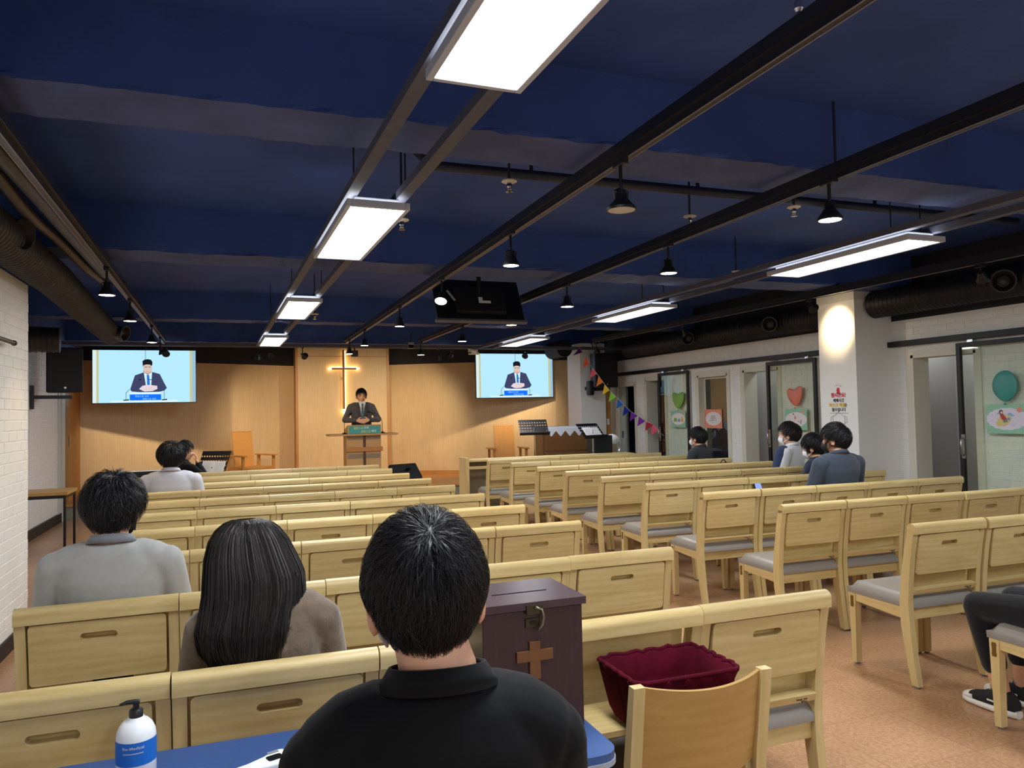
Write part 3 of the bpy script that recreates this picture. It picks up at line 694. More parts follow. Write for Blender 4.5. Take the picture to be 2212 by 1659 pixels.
# ================================================================== stage furniture, screens
def P(x, y, Y): return aty(x, y, Y)
TEAL = mat('teal card', '#4fa7a4', .6)
LY = 13.3
t = thing('lectern', 'wooden lectern with wide top board and teal sign on the stage', 'lectern', (2.1, LY, HS))
def lb(name, x0, x1, y0, y1, z0, z1, m, b=.003, par=None): return MB().box(x0-2.1, x1-2.1, y0-LY, y1-LY, z0-HS, z1-HS, b=b).obj(name, m, par or t)
lb('column', 1.80, 2.40, LY-.08, LY+.3, HS, 1.115, LECTWOOD)
lb('foot', 1.74, 2.46, LY-.14, LY+.36, HS, HS+.05, LECTWOOD)
GREYW = wood('grey brown inlay', '#9b8468', '#8a745a', 'X', 3, .5, 0)
for x0, x1 in ((1.815, 2.085), (2.135, 2.385)):
    lb('inlay_panel', x0, x1, LY-.085, LY-.079, .955+.09, 1.105, GREYW, 0)
    lb('inlay_panel', x0, x1, LY-.085, LY-.079, .72, .80, GREYW, 0)
lb('upright_strip', 2.088, 2.132, LY-.092, LY-.079, HS+.05, 1.112, wood('dark lectern strip', '#5b3b2a', '#4d3022', 'Z', 3, .5, 0))
lb('cross_plank', 1.79, 2.425, LY-.115, LY-.079, .842, .918, wood('orange plank', '#c8874a', '#b97a40', 'X', 3, .5, 0))
lb('top_board', 1.504, 2.69, LY-.17, LY+.38, 1.118, 1.15, LECTWOOD, .006)
m = MB(); side_prism(m, [(-.14, .93), (.30, .93), (.30, .99), (-.14, 1.085)], -.29, .29)   # sloped reading box
m.v = [(v[0]+.005, v[1]+0.0, v[2]) for v in m.v]; m.obj('reading_box', LECTWOOD, t)
sg = lb('sign_card', 1.84, 2.375, LY-.148, LY-.141, 1.152, 1.285, TEAL, 0)
for txt, x, z, c in (('말씀으로', 2.0, 1.232, '#cfe08a'), ('교회', 2.135, 1.236, '#e8f2f0'), ('말씀으로', 2.125, 1.172, '#cfe08a'), ('세상', 2.262, 1.176, '#e8f2f0')):
    child('sign_lettering', text_mesh('sign_lettering', txt, .046 if len(txt) > 2 else .05, mat('ink '+c, c, .6), .0005, 'CENTER', 1, .0008), sg, (x-2.1, -.1492, z-HS), (PI/2, 0, 0))
def gooseneck(label, base, pts):
    t = thing('gooseneck_microphone', label, 'microphone', base, 0, 'lectern microphones')
    MB().lathe([(.045, 0), (.045, .012), (.02, .022), (.008, .03)], 16).obj('base', BLACK, t, smooth=True)
    MB().tube(pts, .005, 8).obj('neck', BLACK, t, smooth=True)
    e = Vector(pts[-1]); d = (e-Vector(pts[-2])).normalized(); MB().tube([e, e+d*.02, e+d*.05], [.011, .016, .012], 10).obj('foam_head', BLACKM, t, smooth=True)
gooseneck('thin black gooseneck microphone on the left of the lectern', (1.77, LY-.08, 1.15), [(0, 0, .02), (0, 0, .2), (.02, .01, .29), (.07, .03, .34), (.1, .05, .35)])
gooseneck('thin black gooseneck microphone on the right of the lectern', (2.43, LY-.06, 1.15), [(0, 0, .02), (0, 0, .17), (-.02, .01, .27), (-.1, .03, .35), (-.2, .05, .37)])

# lit cross
t = thing('wall_cross', 'slender brown wooden cross with warm light edges on the stage panel', 'cross', (2.065, PY-.05, 0))
CB = wood('cross brown wood', '#9c6a38', '#8c5d30', 'Z', 4, .45, 0)
zc = 2.42; LED = glow('warm led strip', (1.0, .62, .25), 7.0)
MB().box(-.022, .022, -.02, .012, 1.60, 2.80, b=.003).obj('upright_bar', CB, t)
MB().box(-.24, .26, -.019, .011, zc-.022, zc+.014, b=.003).obj('cross_bar', CB, t)
MB().box(-.016, .030, -.016, .03, 1.50, 1.598).obj('light_tip', LED, t)
MB().box(-.30, -.24, -.015, .02, zc-.022, zc+.012).obj('light_tip', LED, t)
MB().box(.26, .315, -.015, .02, zc-.022, zc+.012).obj('light_tip', LED, t)
MB().box(.024, .036, .0, .035, 1.60, 2.78).obj('light_strip', LED, t)
MB().box(-.25, .27, .0, .035, zc+.016, zc+.03).obj('light_strip', LED, t)
for s in (-1, 1): MB().box(-.02, .02, .012, .05, 1.8+s*.1+.5, 1.84+s*.1+.5).obj('wall_fixing', CB, t)

# screens
def screen(x0, x1, z0, z1, Y, label, gain, blue):
    t = thing('wall_screen', label, 'screen', ((x0+x1)/2, Y, (z0+z1)/2), 0, 'screens beside the stage')
    W_, H_ = x1-x0, z1-z0
    MB().box(-W_/2, W_/2, .006, .05, -H_/2, H_/2, b=.004).obj('case', BLACK, t)
    tint = lambda c: tuple(v*k for v, k in zip(lin(c), blue))
    cols = ['#a9cbe0', '#c9cfc8', '#b9ac80', '#30343c', '#17181c', '#c9a99a', '#3b3a55', '#c6d8f2', '#2d64b4', '#d8b8b8', '#cfd6cc', '#1463e8', '#22242c', '#8ea7b5', '#b0775f']
    ms = [glow('screen %s %s' % (label[:6], c), tint(c), gain) for c in cols]
    m = MB(); lay = [0]
    def poly(pts, mi):
        lay[0] += 1; z = -.0004*lay[0]
        V = [((u-.5)*W_*.985, z, (v-.5)*H_*.97) for u, v in pts]; m.add(V, [tuple(range(len(V)))], mi)
    X = lambda px: (px-150)/1930; Yv = lambda py: 1-(py-125)/990
    Q = lambda *a: [(X(px), Yv(py)) for px, py in a]
    poly([(0, 0), (1, 0), (1, 1), (0, 1)], 0)
    for a, b, c in ((0, .035, 1), (.035, .058, 2), (.94, .965, 2), (.965, 1, 13)): poly([(a, 0), (b, 0), (b, 1), (a, 1)], c)
    poly([(.497, .6), (.51, .6), (.51, 1), (.497, 1)], 13)
    poly(Q((1080, 500), (1235, 500), (1235, 590), (1165, 620), (1090, 590)), 14)
    poly([(X(1162+86*math.cos(q)), Yv(455+105*math.sin(q))) for q in np.linspace(0, 2*PI, 25)[:-1]], 5)
    poly(Q((1065, 330), (1110, 300), (1170, 292), (1225, 305), (1252, 345), (1250, 400), (1235, 420), (1200, 395), (1130, 395), (1085, 410), (1072, 440)), 4)
    poly(Q((1100, 440), (1150, 436), (1150, 446), (1100, 450)), 4); poly(Q((1175, 436), (1222, 440), (1222, 450), (1175, 446)), 4)
    poly(Q((1135, 522), (1190, 522), (1190, 530), (1135, 530)), 14)
    poly(Q((835, 870), (870, 760), (925, 600), (1085, 545), (1165, 620), (1240, 535), (1390, 575), (1470, 740), (1525, 840), (1480, 890), (1380, 915), (1000, 918), (870, 905)), 6)
    poly(Q((1090, 545), (1165, 590), (1245, 535), (1228, 790), (1130, 800)), 7)
    poly(Q((1145, 590), (1190, 590), (1205, 780), (1150, 790)), 8)
    poly(Q((1000, 860), (1060, 800), (1150, 780), (1260, 790), (1340, 800), (1345, 860), (1250, 900), (1100, 905)), 9)
    for a in (1110, 1160, 1210): poly(Q((a, 820), (a+8, 820), (a+40, 880), (a+30, 882)), 5)
    poly(Q((1000, 670), (1035, 665), (1030, 690), (1005, 695)), 4); poly(Q((1190, 675), (1240, 680), (1240, 690), (1195, 690)), 4)
    poly(Q((828, 920), (1410, 920), (1410, 962), (828, 962)), 10); poly(Q((828, 960), (1415, 960), (1415, 1080), (828, 1080)), 11)
    poly(Q((480, 1075), (1740, 1070), (1740, 1100), (480, 1110)), 10)
    for a, b in ((760, 840), (1475, 1480)):
        poly(Q((a-4, 1060), (a-4, 930), (b-20, 860), (b-16, 866), (a+4, 935), (a+4, 1060)), 4); poly(Q((a-50, 1060), (a+55, 1050), (a+55, 1072), (a-50, 1078)), 4)
    s = m.obj('picture', ms, t)
    wt = glow('screen lettering '+label[:6], tint('#9cc4ff'), gain)
    for txt, u, v in (('말씀으로 교회', X(1055), Yv(1010)), ('말씀으로 세상', X(1195), Yv(1062))):
        child('sign_lettering', text_mesh('sign_lettering', txt, .036*W_/1.6, wt, .0002, 'CENTER', 1), s, ((u-.5)*W_*.985, -.0145, (v-.5)*H_*.97), (PI/2, 0, 0))
    MB().tube([(0, .06, 0), (0, .06, SLAB-(z0+z1)/2)], .02, 10).obj('hanger_pole', BLACK, t)
    return t
screen(-2.197, -.616, 1.745, 2.645, 13.9, 'large wall screen left of the stage showing the speaker', 1.0, (.86, 1.0, 1.08))
screen(4.375, 6.01, 1.745, 2.63, 13.9, 'large wall screen right of the stage showing the speaker', .88, (.80, .92, 1.25))

# armchairs on the stage
def armchair(x, y, rz, label):
    t = thing('stage_armchair', label, 'armchair', (x, y, HS), rz, 'tall stage armchairs')
    W_ = wood('armchair wood', '#d69c55', '#c58b47', 'Z', 3, .4, .03)
    R = Matrix.Rotation(-.16, 3, 'X')
    MB().box(-.2, .2, -.012, .012, .0, .66, b=.003, rot=R, at=(0, 0, 0)).obj('backrest', W_, t).location = (0, .19, .33)
    MB().box(-.2, .2, -.014, .014, .662, .677, b=.002, rot=R, at=(0, 0, 0)).obj('back_cap', W_, t).location = (0, .19, .33)
    MB().box(-.29, .29, -.27, .25, .32, .36, b=.004).obj('seat', W_, t)
    MB().box(-.29, .29, -.27, -.25, .24, .32).obj('front_rail', W_, t)
    for s in (-1, 1):
        MB().box(s*.31-.022, s*.31+.022, -.27, -.225, 0, .55, b=.002).obj('leg', W_, t)
        MB().box(s*.31-.022, s*.31+.022, .2, .245, 0, .55, b=.002).obj('leg', W_, t)
        MB().box(s*.31-.05, s*.31+.05, -.32, .28, .55, .575, b=.004).obj('armrest', W_, t)
armchair(.26, 14.55, .55, 'tall-backed wooden armchair on the stage left of the lectern')
armchair(4.89, 13.6, -.12, 'tall-backed wooden armchair on the stage right of the lectern')

# stage monitors
def wedge(x, y, rz, label, s=1.0):
    t = thing('stage_monitor', label, 'speaker', (x, y, HS), rz, 'floor monitor speakers')
    m = MB(); side_prism(m, [(-.19*s, 0), (.19*s, 0), (.20*s, .12*s), (.10*s, .36*s), (.02*s, .37*s), (-.2*s, .14*s)], -.26*s, .26*s)
    o = m.obj('cabinet', mat('charcoal cabinet', '#26262a', .55, bump=.1, bscale=200), t)
    bv = o.modifiers.new('bevel', 'BEVEL'); bv.width = .015; bv.segments = 2
    R = Matrix.Rotation(-math.atan2(.23, .1), 3, 'X')
    MB().box(-.05*s, .05*s, -.002, .012, -.08*s, .06*s, b=.003, rot=Matrix.Rotation(.85, 3, 'X'), at=(0, 0, 0)).obj('handle_recess', BLACKM, t).location = (0, -.10*s, .26*s)
wedge(2.82, 13.3, 0.35, 'black wedge monitor speaker on the stage right of the lectern')
wedge(1.32, 13.2, 0.1, 'low black wedge monitor on the stage left of the lectern', .95)

# ================================================================== piano corner
t = thing('upright_piano', 'brown upright piano under a white lace cloth beside the far pillar', 'piano', (5.46, 11.75, 0))
MB().box(-.60, .40, 0, .34, .02, 1.20, b=.006).obj('body', PIANOW, t)
MB().box(-.56, .36, -.012, 0, .80, 1.12, b=.004).obj('upper_panel', wood('piano front veneer', '#7a5430', '#684627', 'X', 4, .35, 0), t)
MB().box(-.60, .40, -.30, 0, .62, .70, b=.008).obj('key_bed', PIANOW, t)
m = MB(); side_prism(m, [(-.29, .70), (0, .70), (0, .80), (-.22, .765), (-.285, .735)], -.58, .38); m.obj('key_lid', PIANOW, t)
for x in (-.57, .37): MB().box(x-.03, x+.03, -.27, 0, 0, .62, b=.004).obj('leg', PIANOW, t)
cl = MB(); V = []; F = []; n = 60
for j, (yy, zz) in enumerate(((.345, 1.08), (.345, 1.206), (-.004, 1.206), (-.008, 1.19))):
    for i in range(n+1): V.append((-.53+.95*i/n, yy, zz))
for i in range(n+1):
    ph = (i/n*5.5) % 1; V.append((-.53+.95*i/n, -.012, 1.19-.05-.10*(1-abs(2*ph-1))))
for j in range(4):
    for i in range(n): a = j*(n+1)+i; F.append((a, a+1, a+n+2, a+n+1))
o = cl.add(V, F).obj('lace_cloth', mat('white lace', '#d7dbe6', .8, bump=.3, bscale=120)); o.location = (5.46, 11.75, 0)
so = o.modifiers.new('thick', 'SOLIDIFY'); so.thickness = .003; so.offset = 1
tag(o, 'white cloth with zigzag edge draped over the piano top', 'cloth')
t = thing('piano_bench', 'low dark bench in front of the piano', 'bench', (5.5, 11.15, 0))
MB().box(-.30, .3, -.16, .16, .44, .52, b=.015).obj('seat', BLACKM, t)
for x in (-.26, .26):
    for y in (-.13, .13): MB().box(x-.02, x+.02, y-.02, y+.02, 0, .44).obj('leg', BLACK, t)
t = thing('equipment_stand', 'tall dark green equipment box behind the right music stand', 'stand', (5.42, 10.75, 0))
MB().box(-.16, .16, -.14, .14, .02, 1.08, b=.01).obj('box', mat('dark green black cover', '#0f1c20', .5, var=.1), t)
MB().box(-.18, .18, -.16, .16, 0, .03, b=.004).obj('base', BLACK, t)

def music_stand(x, y, rz, ztop, label, sheet=False, pole=CHROME, tilt=.5, w_=.46, h_=.32):
    t = thing('music_stand', label, 'music stand', (x, y, 0), rz, 'music stands')
    d = thing('x', '', ''); bpy.data.objects.remove(d)
    R = Matrix.Rotation(-tilt, 3, 'X'); zb = ztop-h_*math.cos(tilt)
    # perforated desk: strips between real holes
    nx, nz = 11, 5; m = MB(); hx, hz = .022, .02; dx = w_/nx; dz = (h_-.04)/nz
    for j in range(nz):
        z0 = .02+j*dz
        m.box(-w_/2, w_/2, 0, .002, z0+hz, z0+dz)
        for i in range(nx+1):
            a = -w_/2+(i-1)*dx+hx if i else -w_/2; b_ = -w_/2+i*dx if i < nx else w_/2
            if i and a > -w_/2+w_-.001: continue
            m.box(max(a, -w_/2), min(b_, w_/2) if i else -w_/2+.004, 0, .002, z0, z0+hz)
    m.box(-w_/2, w_/2, 0, .002, 0, .02).box(-w_/2, w_/2, 0, .002, h_-.02, h_)
    m.v = [tuple(R @ Vector(v)) for v in m.v]; o = m.obj('desk', BLACK, t); o.location = (0, 0, zb)
    m = MB().box(-w_/2-.01, w_/2+.01, -.055, .003, -.004, .004).box(-w_/2-.01, w_/2+.01, -.057, -.053, -.004, .016); m.v = [tuple(R @ Vector(v)) for v in m.v]
    m.obj('lip', BLACK, t).location = (0, 0, zb)
    m = MB().box(-.03, .03, .002, .02, .06, .2); m.v = [tuple(R @ Vector(v)) for v in m.v]; m.obj('desk_bracket', BLACK, t).location = (0, 0, zb)
    MB().tube([(0, .06, .25), (0, .06, zb+.12)], .008, 8).obj('pole', pole, t)
    MB().tube([(0, .06, .1), (0, .06, .6)], .012, 8).obj('lower_tube', BLACK, t)
    for k in range(3):
        q = 2*PI*k/3+.4; MB().tube([(0, .06, .28), (.26*math.cos(q), .06+.26*math.sin(q), .01)], .008, 8).obj('leg', BLACK, t)
    if sheet:
        m = MB().box(-.15, .02, -.004, -.001, .01, .22).box(.022, .17, -.006, -.001, .012, .215); m.v = [tuple(R @ Vector(v)) for v in m.v]
        sh = m.obj('sheet_music', mat('white paper', '#e8e8ea', .7)); sh.parent = None; sh.location = (0, 0, 0); sh.matrix_world = Matrix.Translation((x, y, zb)) @ Matrix.Rotation(rz, 4, 'Z')
        tag(sh, 'white sheet music lying on the %s' % ('right music stand by the piano' if x > 3 else 'music stand beside the black-haired musician'), 'paper')
        ln = MB()
        for a in (-.13, .04):
            for k in range(8): ln.box(a, a+.11, -.0072, -.0066, .035+k*.021, .037+k*.021)
        ln.v = [tuple(R @ Vector(v)) for v in ln.v]; ln.obj('printed_lines', mat('grey ink', '#77777c', .7), sh)
    return t
p = P(1160, 915, 11.0); music_stand(4.42, 11.0, -.2, 1.345, 'black perforated music stand left of the piano', False, CHROME, .75)
music_stand(5.13, 10.3, .3, 1.275, 'black music stand with white pages in front of the dark box', True, CHROME, .75, .44, .30)
music_stand(-.31, 10.2, -.55, 1.06, 'black perforated music stand beside the seated musician', True, BLACK, .5, .40, .36)
t = thing('keyboard_stand', 'flat black keyboard half hidden behind the white shirt', 'keyboard', (-.98, 9.95, 0))
MB().box(-.32, .32, -.12, .12, .80, .87, b=.01).obj('keyboard_body', BLACK, t)
MB().box(-.28, .28, -.1, -.01, .87, .876).obj('keys', WHITEPL, t)
for s in (-1, 1): MB().tube([(s*.25, -.1, 0), (s*.25, .1, .8)], .015, 8).obj('leg', BLACK, t); MB().tube([(s*.25, .1, 0), (s*.25, -.1, .8)], .015, 8).obj('leg', BLACK, t)
# low shelf with a tilted white dish on a wire stand
q = P(1340, 979, 11.1); tb = thing('side_shelf', 'low shelf cabinet with white top beside the piano', 'cabinet', (q.x, 11.2, 0))
MB().box(-.16, .16, -.14, .14, 0, q.z-.03).obj('body', BLACKM, tb); MB().box(-.17, .17, -.15, .15, q.z-.03, q.z).obj('top', WHITEPL, tb)
p = P(1322, 948, 11.2)
t = thing('tilting_dish', 'small white tilted dish on a curved wire stand by the far pillar', 'dish', (p.x+.02, 11.2, q.z)); dz = p.z-q.z
R4 = Matrix.Translation((0, 0, dz)) @ Matrix.Rotation(.75, 4, 'Y') @ Matrix.Rotation(-.5, 4, 'X')
MB().lathe([(.002, .02), (.09, .015), (.11, 0), (.107, -.008), (.07, -.045), (.03, -.065)], 24, 0, R4).obj('dish', WHITEPL, t, smooth=True)
MB().tube([(.10*math.sin(a_)+.02, 0, dz*.5-.01+dz*.5*math.cos(a_)) for a_ in np.linspace(-.3, -PI*2+.9, 20)], .005, 6).obj('wire_yoke', CHROME, t)
MB().lathe([(.05, 0), (.05, .008), (.01, .012)], 20).obj('base', WHITEPL, t)
# wooden strip and switch by the far pillar
o = struct(box_obj('trim_9', 6.47, 6.58, 12.55, 12.75, 0, 2.3, STAGETRIM)); MB().box(6.49, 6.54, 12.54, 12.55, 1.2, 1.31).obj('switch_plate', WHITEPL, o)

# loudspeakers
def speaker(loc, rz, w_, h_, d_, label, tilt=0.0):
    t = thing('wall_speaker', label, 'speaker', loc, rz, 'wall loudspeakers')
    m = MB().prism([(-w_/2, 0), (w_/2, 0), (w_*.36, d_), (-w_*.36, d_)], h_, Matrix.Translation((0, 0, -h_/2))); o = m.obj('cabinet', BLACK, t)
    b = o.modifiers.new('bevel', 'BEVEL'); b.width = .012; b.segments = 2
    MB().box(-w_/2+.012, w_/2-.012, -.012, 0, -h_/2+.012, h_/2-.012, b=.004).obj('grille', mat('black grille', '#0b0c12', .6, bump=.3, bscale=300), t)
    MB().lathe([(.014, 0), (.014, .003)], 16, 0, Matrix.Translation((0, -.013, -h_/2+.06)) @ Matrix.Rotation(PI/2, 4, 'X')).obj('badge', METAL, t)
    return t
t = speaker((-2.05, 11.05, 2.14), .35, .42, .58, .28, 'black loudspeaker on a bracket left of the left screen')
MB().box(-.36, .1, .1, .16, -.37, -.325, b=.003).box(-.37, -.33, .05, .22, -.5, -.2).obj('wall_bracket', BLACK, t)
t = speaker((6.28, 12.1, 2.19), .15, .5, .62, .26, 'black loudspeaker hanging on the far pillar above the bunting')
MB().tube([(-.05, .2, .3), (-.05, .3, .42), (-.08, .36, .52)], .008, 6).obj('cable', BLACK, t)
MB().box(-.1, .1, .18, .42, -.36, -.3).obj('wall_bracket', BLACK, t)
p = P(1281, 838, 12.2); t = thing('small_speaker', 'small black wall speaker under the loudspeaker on the far pillar', 'speaker', (p.x, 12.3, p.z))
MB().box(-.05, .05, -.06, .08, -.13, .13, b=.02).obj('case', BLACK, t); MB().box(-.02, .02, .08, .2, -.03, .03).obj('bracket', BLACK, t)
p = P(1009, 765, 12.35); t = thing('surveillance_camera', 'small white surveillance camera on the cross channel', 'camera', (p.x, 12.2, p.z))
MB().box(-.02, .02, -.02, .02, 0, .12).box(-.02, .16, -.02, .02, -.02, .02).obj('bracket', WHITEP, t); MB().tube([(.02, -.02, .05), (.1, -.1, .03)], .03, 12).obj('camera_body', WHITEP, t)
p = P(883, 748, 12.3); t = thing('motion_sensor', 'small grey box sensor on the cross channel above the stage', 'sensor', (p.x, 12.15, p.z)); MB().box(-.05, .05, -.03, .03, -.055, .055, b=.01).obj('housing', mat('pale grey box', '#8f9096', .5), t); MB().box(-.01, .01, -.01, .01, .05, .2).obj('arm', BLACK, t)
p = P(762, 766, 12.4); t = thing('stage_camera', 'small dark camera hung beside the lit spotlight over the cross', 'camera', (p.x, 12.2, p.z)); MB().box(-.05, .05, -.06, .06, -.05, .05, b=.012).obj('camera_body', mat('dark grey case', '#3a3632', .5), t); MB().tube([(0, 0, .05), (0, 0, .12)], .01, 8).obj('hanger', BLACK, t)

# wooden book rest in front of the right block
t = thing('pew_front', 'wooden pew-front desk before the first right row', 'pew front', (3.10, 10.05, 0))
MB().box(-.14, -.10, -.16, .22, 0, .86, b=.004).obj('end_panel', WOODZ, t)
MB().box(-.10, 2.5, -.1, .2, .80, .83, b=.004).obj('top_shelf', WOODX, t)
MB().box(-.10, 2.5, -.12, -.09, .70, .74, b=.004).obj('front_rail', WOODX, t)
MB().box(-.10, 2.5, .14, .16, .1, .80).obj('back_panel', wood('dim brown panel', '#8a7a60', '#7c6d55', 'Z', 3, .5, 0), t)

# ================================================================== left side table
t = thing('side_table', 'narrow wood-topped table with thin black legs by the left brick wall', 'table', (-2.08, 9.85, 0))
zt_ = aty(165, 1053, 10.12).z
MB().box(-.33, .33, -.29, .29, zt_-.035, zt_, b=.003).obj('table_top', wood('oak table top', '#c49a58', '#b3894b', 'X', 3, .4, 0), t)
MB().box(-.31, .31, -.275, -.25, zt_-.07, zt_-.035).box(-.31, .31, .25, .275, zt_-.07, zt_-.035).box(.285, .31, -.25, .25, zt_-.07, zt_-.035).obj('frame', BLACK, t)
for x in (-.30, .30):
    for y in (-.265, .265): MB().box(x-.012, x+.012, y-.012, y+.012, 0, zt_-.035).obj('leg', BLACK, t)
# bar on the near wall
p = atx(30, 741, XL+.06)
t = thing('wall_rod', 'short grey metal rod on the near left brick wall', 'rod', (XL, p.y, p.z))
MB().tube([(.06, -1.2, 0), (.06, 0, 0)], .014, 12).lathe([(.018, 0), (.018, .02)], 12, 0, Matrix.Translation((.06, -.01, 0)) @ Matrix.Rotation(-PI/2, 4, 'X')).obj('rod', mat('dark steel', '#4a4648', .35, .8), t, autos=True)
for y in (-.9,): MB().box(0, .06, y-.01, y+.01, -.012, .012).box(0, .008, y-.03, y+.03, -.03, .03).obj('wall_mount', METAL, t)

# ================================================================== right wall: sliding glass doors, posters, balloons
o = struct(MB().box(XR-.075, XR-.02, 3.0, 12.7, 2.10, 2.16, b=.004).obj('trim_door_track', BLACK))
GLASS = glassmat('greenish glass', (.93, .96, .93), .05); GLASSD = glassmat('dim glass', (.62, .66, .64), .12)
XG = XR-.055
def slide_door(y0, y1, n, hy=None):
    d = struct(MB().box(XG-.018, XG+.018, y0, y0+.045, .02, 2.075, b=.003).box(XG-.018, XG+.018, y1-.045, y1, .02, 2.075, b=.003).box(XG-.018, XG+.018, y0+.045, y1-.045, 2.03, 2.075, b=.003).box(XG-.018, XG+.018, y0+.045, y1-.045, .02, .09, b=.003).obj('door_%d' % n, BLACK))
    MB().box(XG-.003, XG+.003, y0+.045, y1-.045, .09, 2.03).obj('pane', GLASS, d)
    for y in (y0+.15, y1-.15): MB().box(XG-.012, XG+.012, y-.03, y+.03, 2.075, 2.12).obj('roller_hanger', CHROME, d)
    if hy:
        MB().tube([(XG-.018, hy, .97), (XG-.05, hy, .985), (XG-.05, hy, 1.13), (XG-.018, hy, 1.145)], .009, 8).obj('pull_handle', METAL, d, smooth=True)
        MB().box(XG-.022, XG-.018, hy-.02, hy+.02, .94, 1.175).obj('handle_plate', METAL, d)
    return d
slide_door(10.168, 11.063, 2, 11.02); slide_door(7.384, 8.299, 3, 8.26); slide_door(4.45, 5.456, 4, 5.41)
wd = struct(MB().box(XR+.09, XR+.11, 9.26, 9.29, 0.0, 1.95).box(XR+.09, XR+.11, 9.93, 9.965, 0.0, 1.95).box(XR+.09, XR+.11, 9.29, 9.93, 1.92, 1.95).obj('window_1', FRAMEW))
MB().box(XR+.097, XR+.103, 9.29, 9.93, 0, 1.92).obj('pane', GLASSD, wd)
fd = struct(MB().box(XR+.02, XR+.06, 12.40, 12.634, 0.01, 1.90, b=.003).obj('door_5', mat('pale green grey door', '#b9c0ba', .5)))
MB().box(XR, XR+.02, 12.46, 12.49, .95, 1.08).obj('lock_plate', mat('blue grey lock', '#55687d', .4, .4), fd)
def flat_frame(yc, zc, X): return frame_mat((X, yc, zc), (0, -1, 0), (0, 0, 1))
def cloud(w_, h_, n=16, k=8):
    pts = []
    for i in range(n*k):
        q = 2*PI*i/(n*k); b_ = 1+.055*abs(math.sin(q*n/2)); pts.append((w_/2*b_*math.cos(q), h_/2*b_*math.sin(q)))
    return pts
def circ(x, y, r, n=20, sy=1.0): return [(x+r*math.cos(2*PI*i/n), y+r*sy*math.sin(2*PI*i/n)) for i in range(n)]
def poster(px, X, label, base, shapes, texts=()):
    (x0, y0, x1, y1) = px; a = atx(x0, (y0+y1)/2, X); b = atx(x1, (y0+y1)/2, X); zt = atx((x0+x1)/2, y0, X).z; zb = atx((x0+x1)/2, y1, X).z
    W_ = a.y-b.y; H_ = zt-zb; yc, zc = (a.y+b.y)/2, (zt+zb)/2; Fm = flat_frame(yc, zc, X)
    cols = [base]+[c for c, _ in shapes]; m = MB()
    m.prism([(-W_/2, -H_/2), (W_/2, -H_/2), (W_/2, H_/2), (-W_/2, H_/2)], .002, None, 0)
    for k, (c, pl) in enumerate(shapes):
        pl = pl(W_, H_) if callable(pl) else [(x*W_, y*H_) for x, y in pl]
        pl = [(max(-W_/2, min(W_/2, x)), max(-H_/2, min(H_/2, y))) for x, y in pl]
        m.add([(x, y, .0022+.0002*k) for x, y in pl], [tuple(range(len(pl)))], k+1)
    o = m.obj('poster', [mat('print '+c, c, .5) for c in cols]); o.matrix_world = Fm
    for s, ty, sz in texts: child('printed_lines', text_mesh('printed_lines', s, sz*H_, mat('print grey text', '#6a6468', .6), .0002, 'CENTER', 1), o, (0, ty*H_, .0065))
    return tag(o, label, 'poster', 'posters on the glass doors')
GR = '#8fc1a5'; SUN = lambda W_, H_: circ(W_*.34, H_*.36, H_*.09)
fig = lambda x, y, w_, h_: [(x-w_, y), (x+w_, y), (x+w_*.7, y+h_), (x-w_*.7, y+h_)]
head = lambda x, y, r: (lambda W_, H_: circ(x*W_, y*H_, r*H_, 12))
XP = XG-.006
poster((1450, 887, 1481, 923), XP, 'green poster with three small figures under the green balloon', GR,
       [('#e9dedf', lambda W_, H_: cloud(W_*.9, H_*.68)), ('#e79b7d', SUN), ('#6cae3c', fig(-.2, -.16, .12, .22)), ('#f0dcc8', head(-.2, .12, .05)), ('#58a6cc', fig(.05, -.16, .09, .18)), ('#f0dcc8', head(.05, .07, .045)), ('#e5b33e', fig(.28, -.16, .1, .2)), ('#c98080', head(.28, .1, .05))])
poster((1696, 883, 1744, 929), XP, 'green poster with tiny scattered figures under the coral balloon', GR,
       [('#e9dedf', lambda W_, H_: cloud(W_*.92, H_*.66)), ('#e79b7d', SUN), ('#c25b5b', fig(-.03, .02, .03, .14)), ('#7a4a44', head(-.1, .25, .04)), ('#c7a0a8', fig(-.2, -.26, .04, .16)), ('#7d8fc0', fig(.22, -.2, .03, .12)), ('#6b3c3c', head(.12, -.1, .03)), ('#6b3c3c', head(.24, -.06, .03))])
poster((2131, 873, 2222, 937), XP, 'wide green poster with a red-robed figure under the teal balloon', GR,
       [('#dcd6e4', lambda W_, H_: cloud(W_*.95, H_*.72)), ('#df9484', lambda W_, H_: circ(W_*.30, H_*.31, H_*.1)), ('#8fb0d0', [(.0, .16), (.08, .22), (.2, .1), (.1, .08)]), ('#8fb0d0', [(-.25, .16), (-.17, .26), (-.12, .16)]),
        ('#ddc184', [(-.27, -.2), (-.18, .1), (-.05, .18), (.12, .05), (.08, -.1), (-.02, -.24), (-.22, -.25)]), ('#b23a4a', [(-.17, .18), (-.1, .2), (.02, -.02), (-.06, -.06), (-.13, .0)]), ('#6a3438', head(-.13, .24, .075)), ('#ecd3bf', head(-.12, .22, .04)), ('#5b8f6c', [(-.1, -.05), (0, -.02), (.03, -.1), (-.07, -.13)]), ('#6a8fc4', head(.05, 0, .05)), ('#d8cede', [(.04, -.14), (.14, -.03), (.26, -.17), (.12, -.28)])])
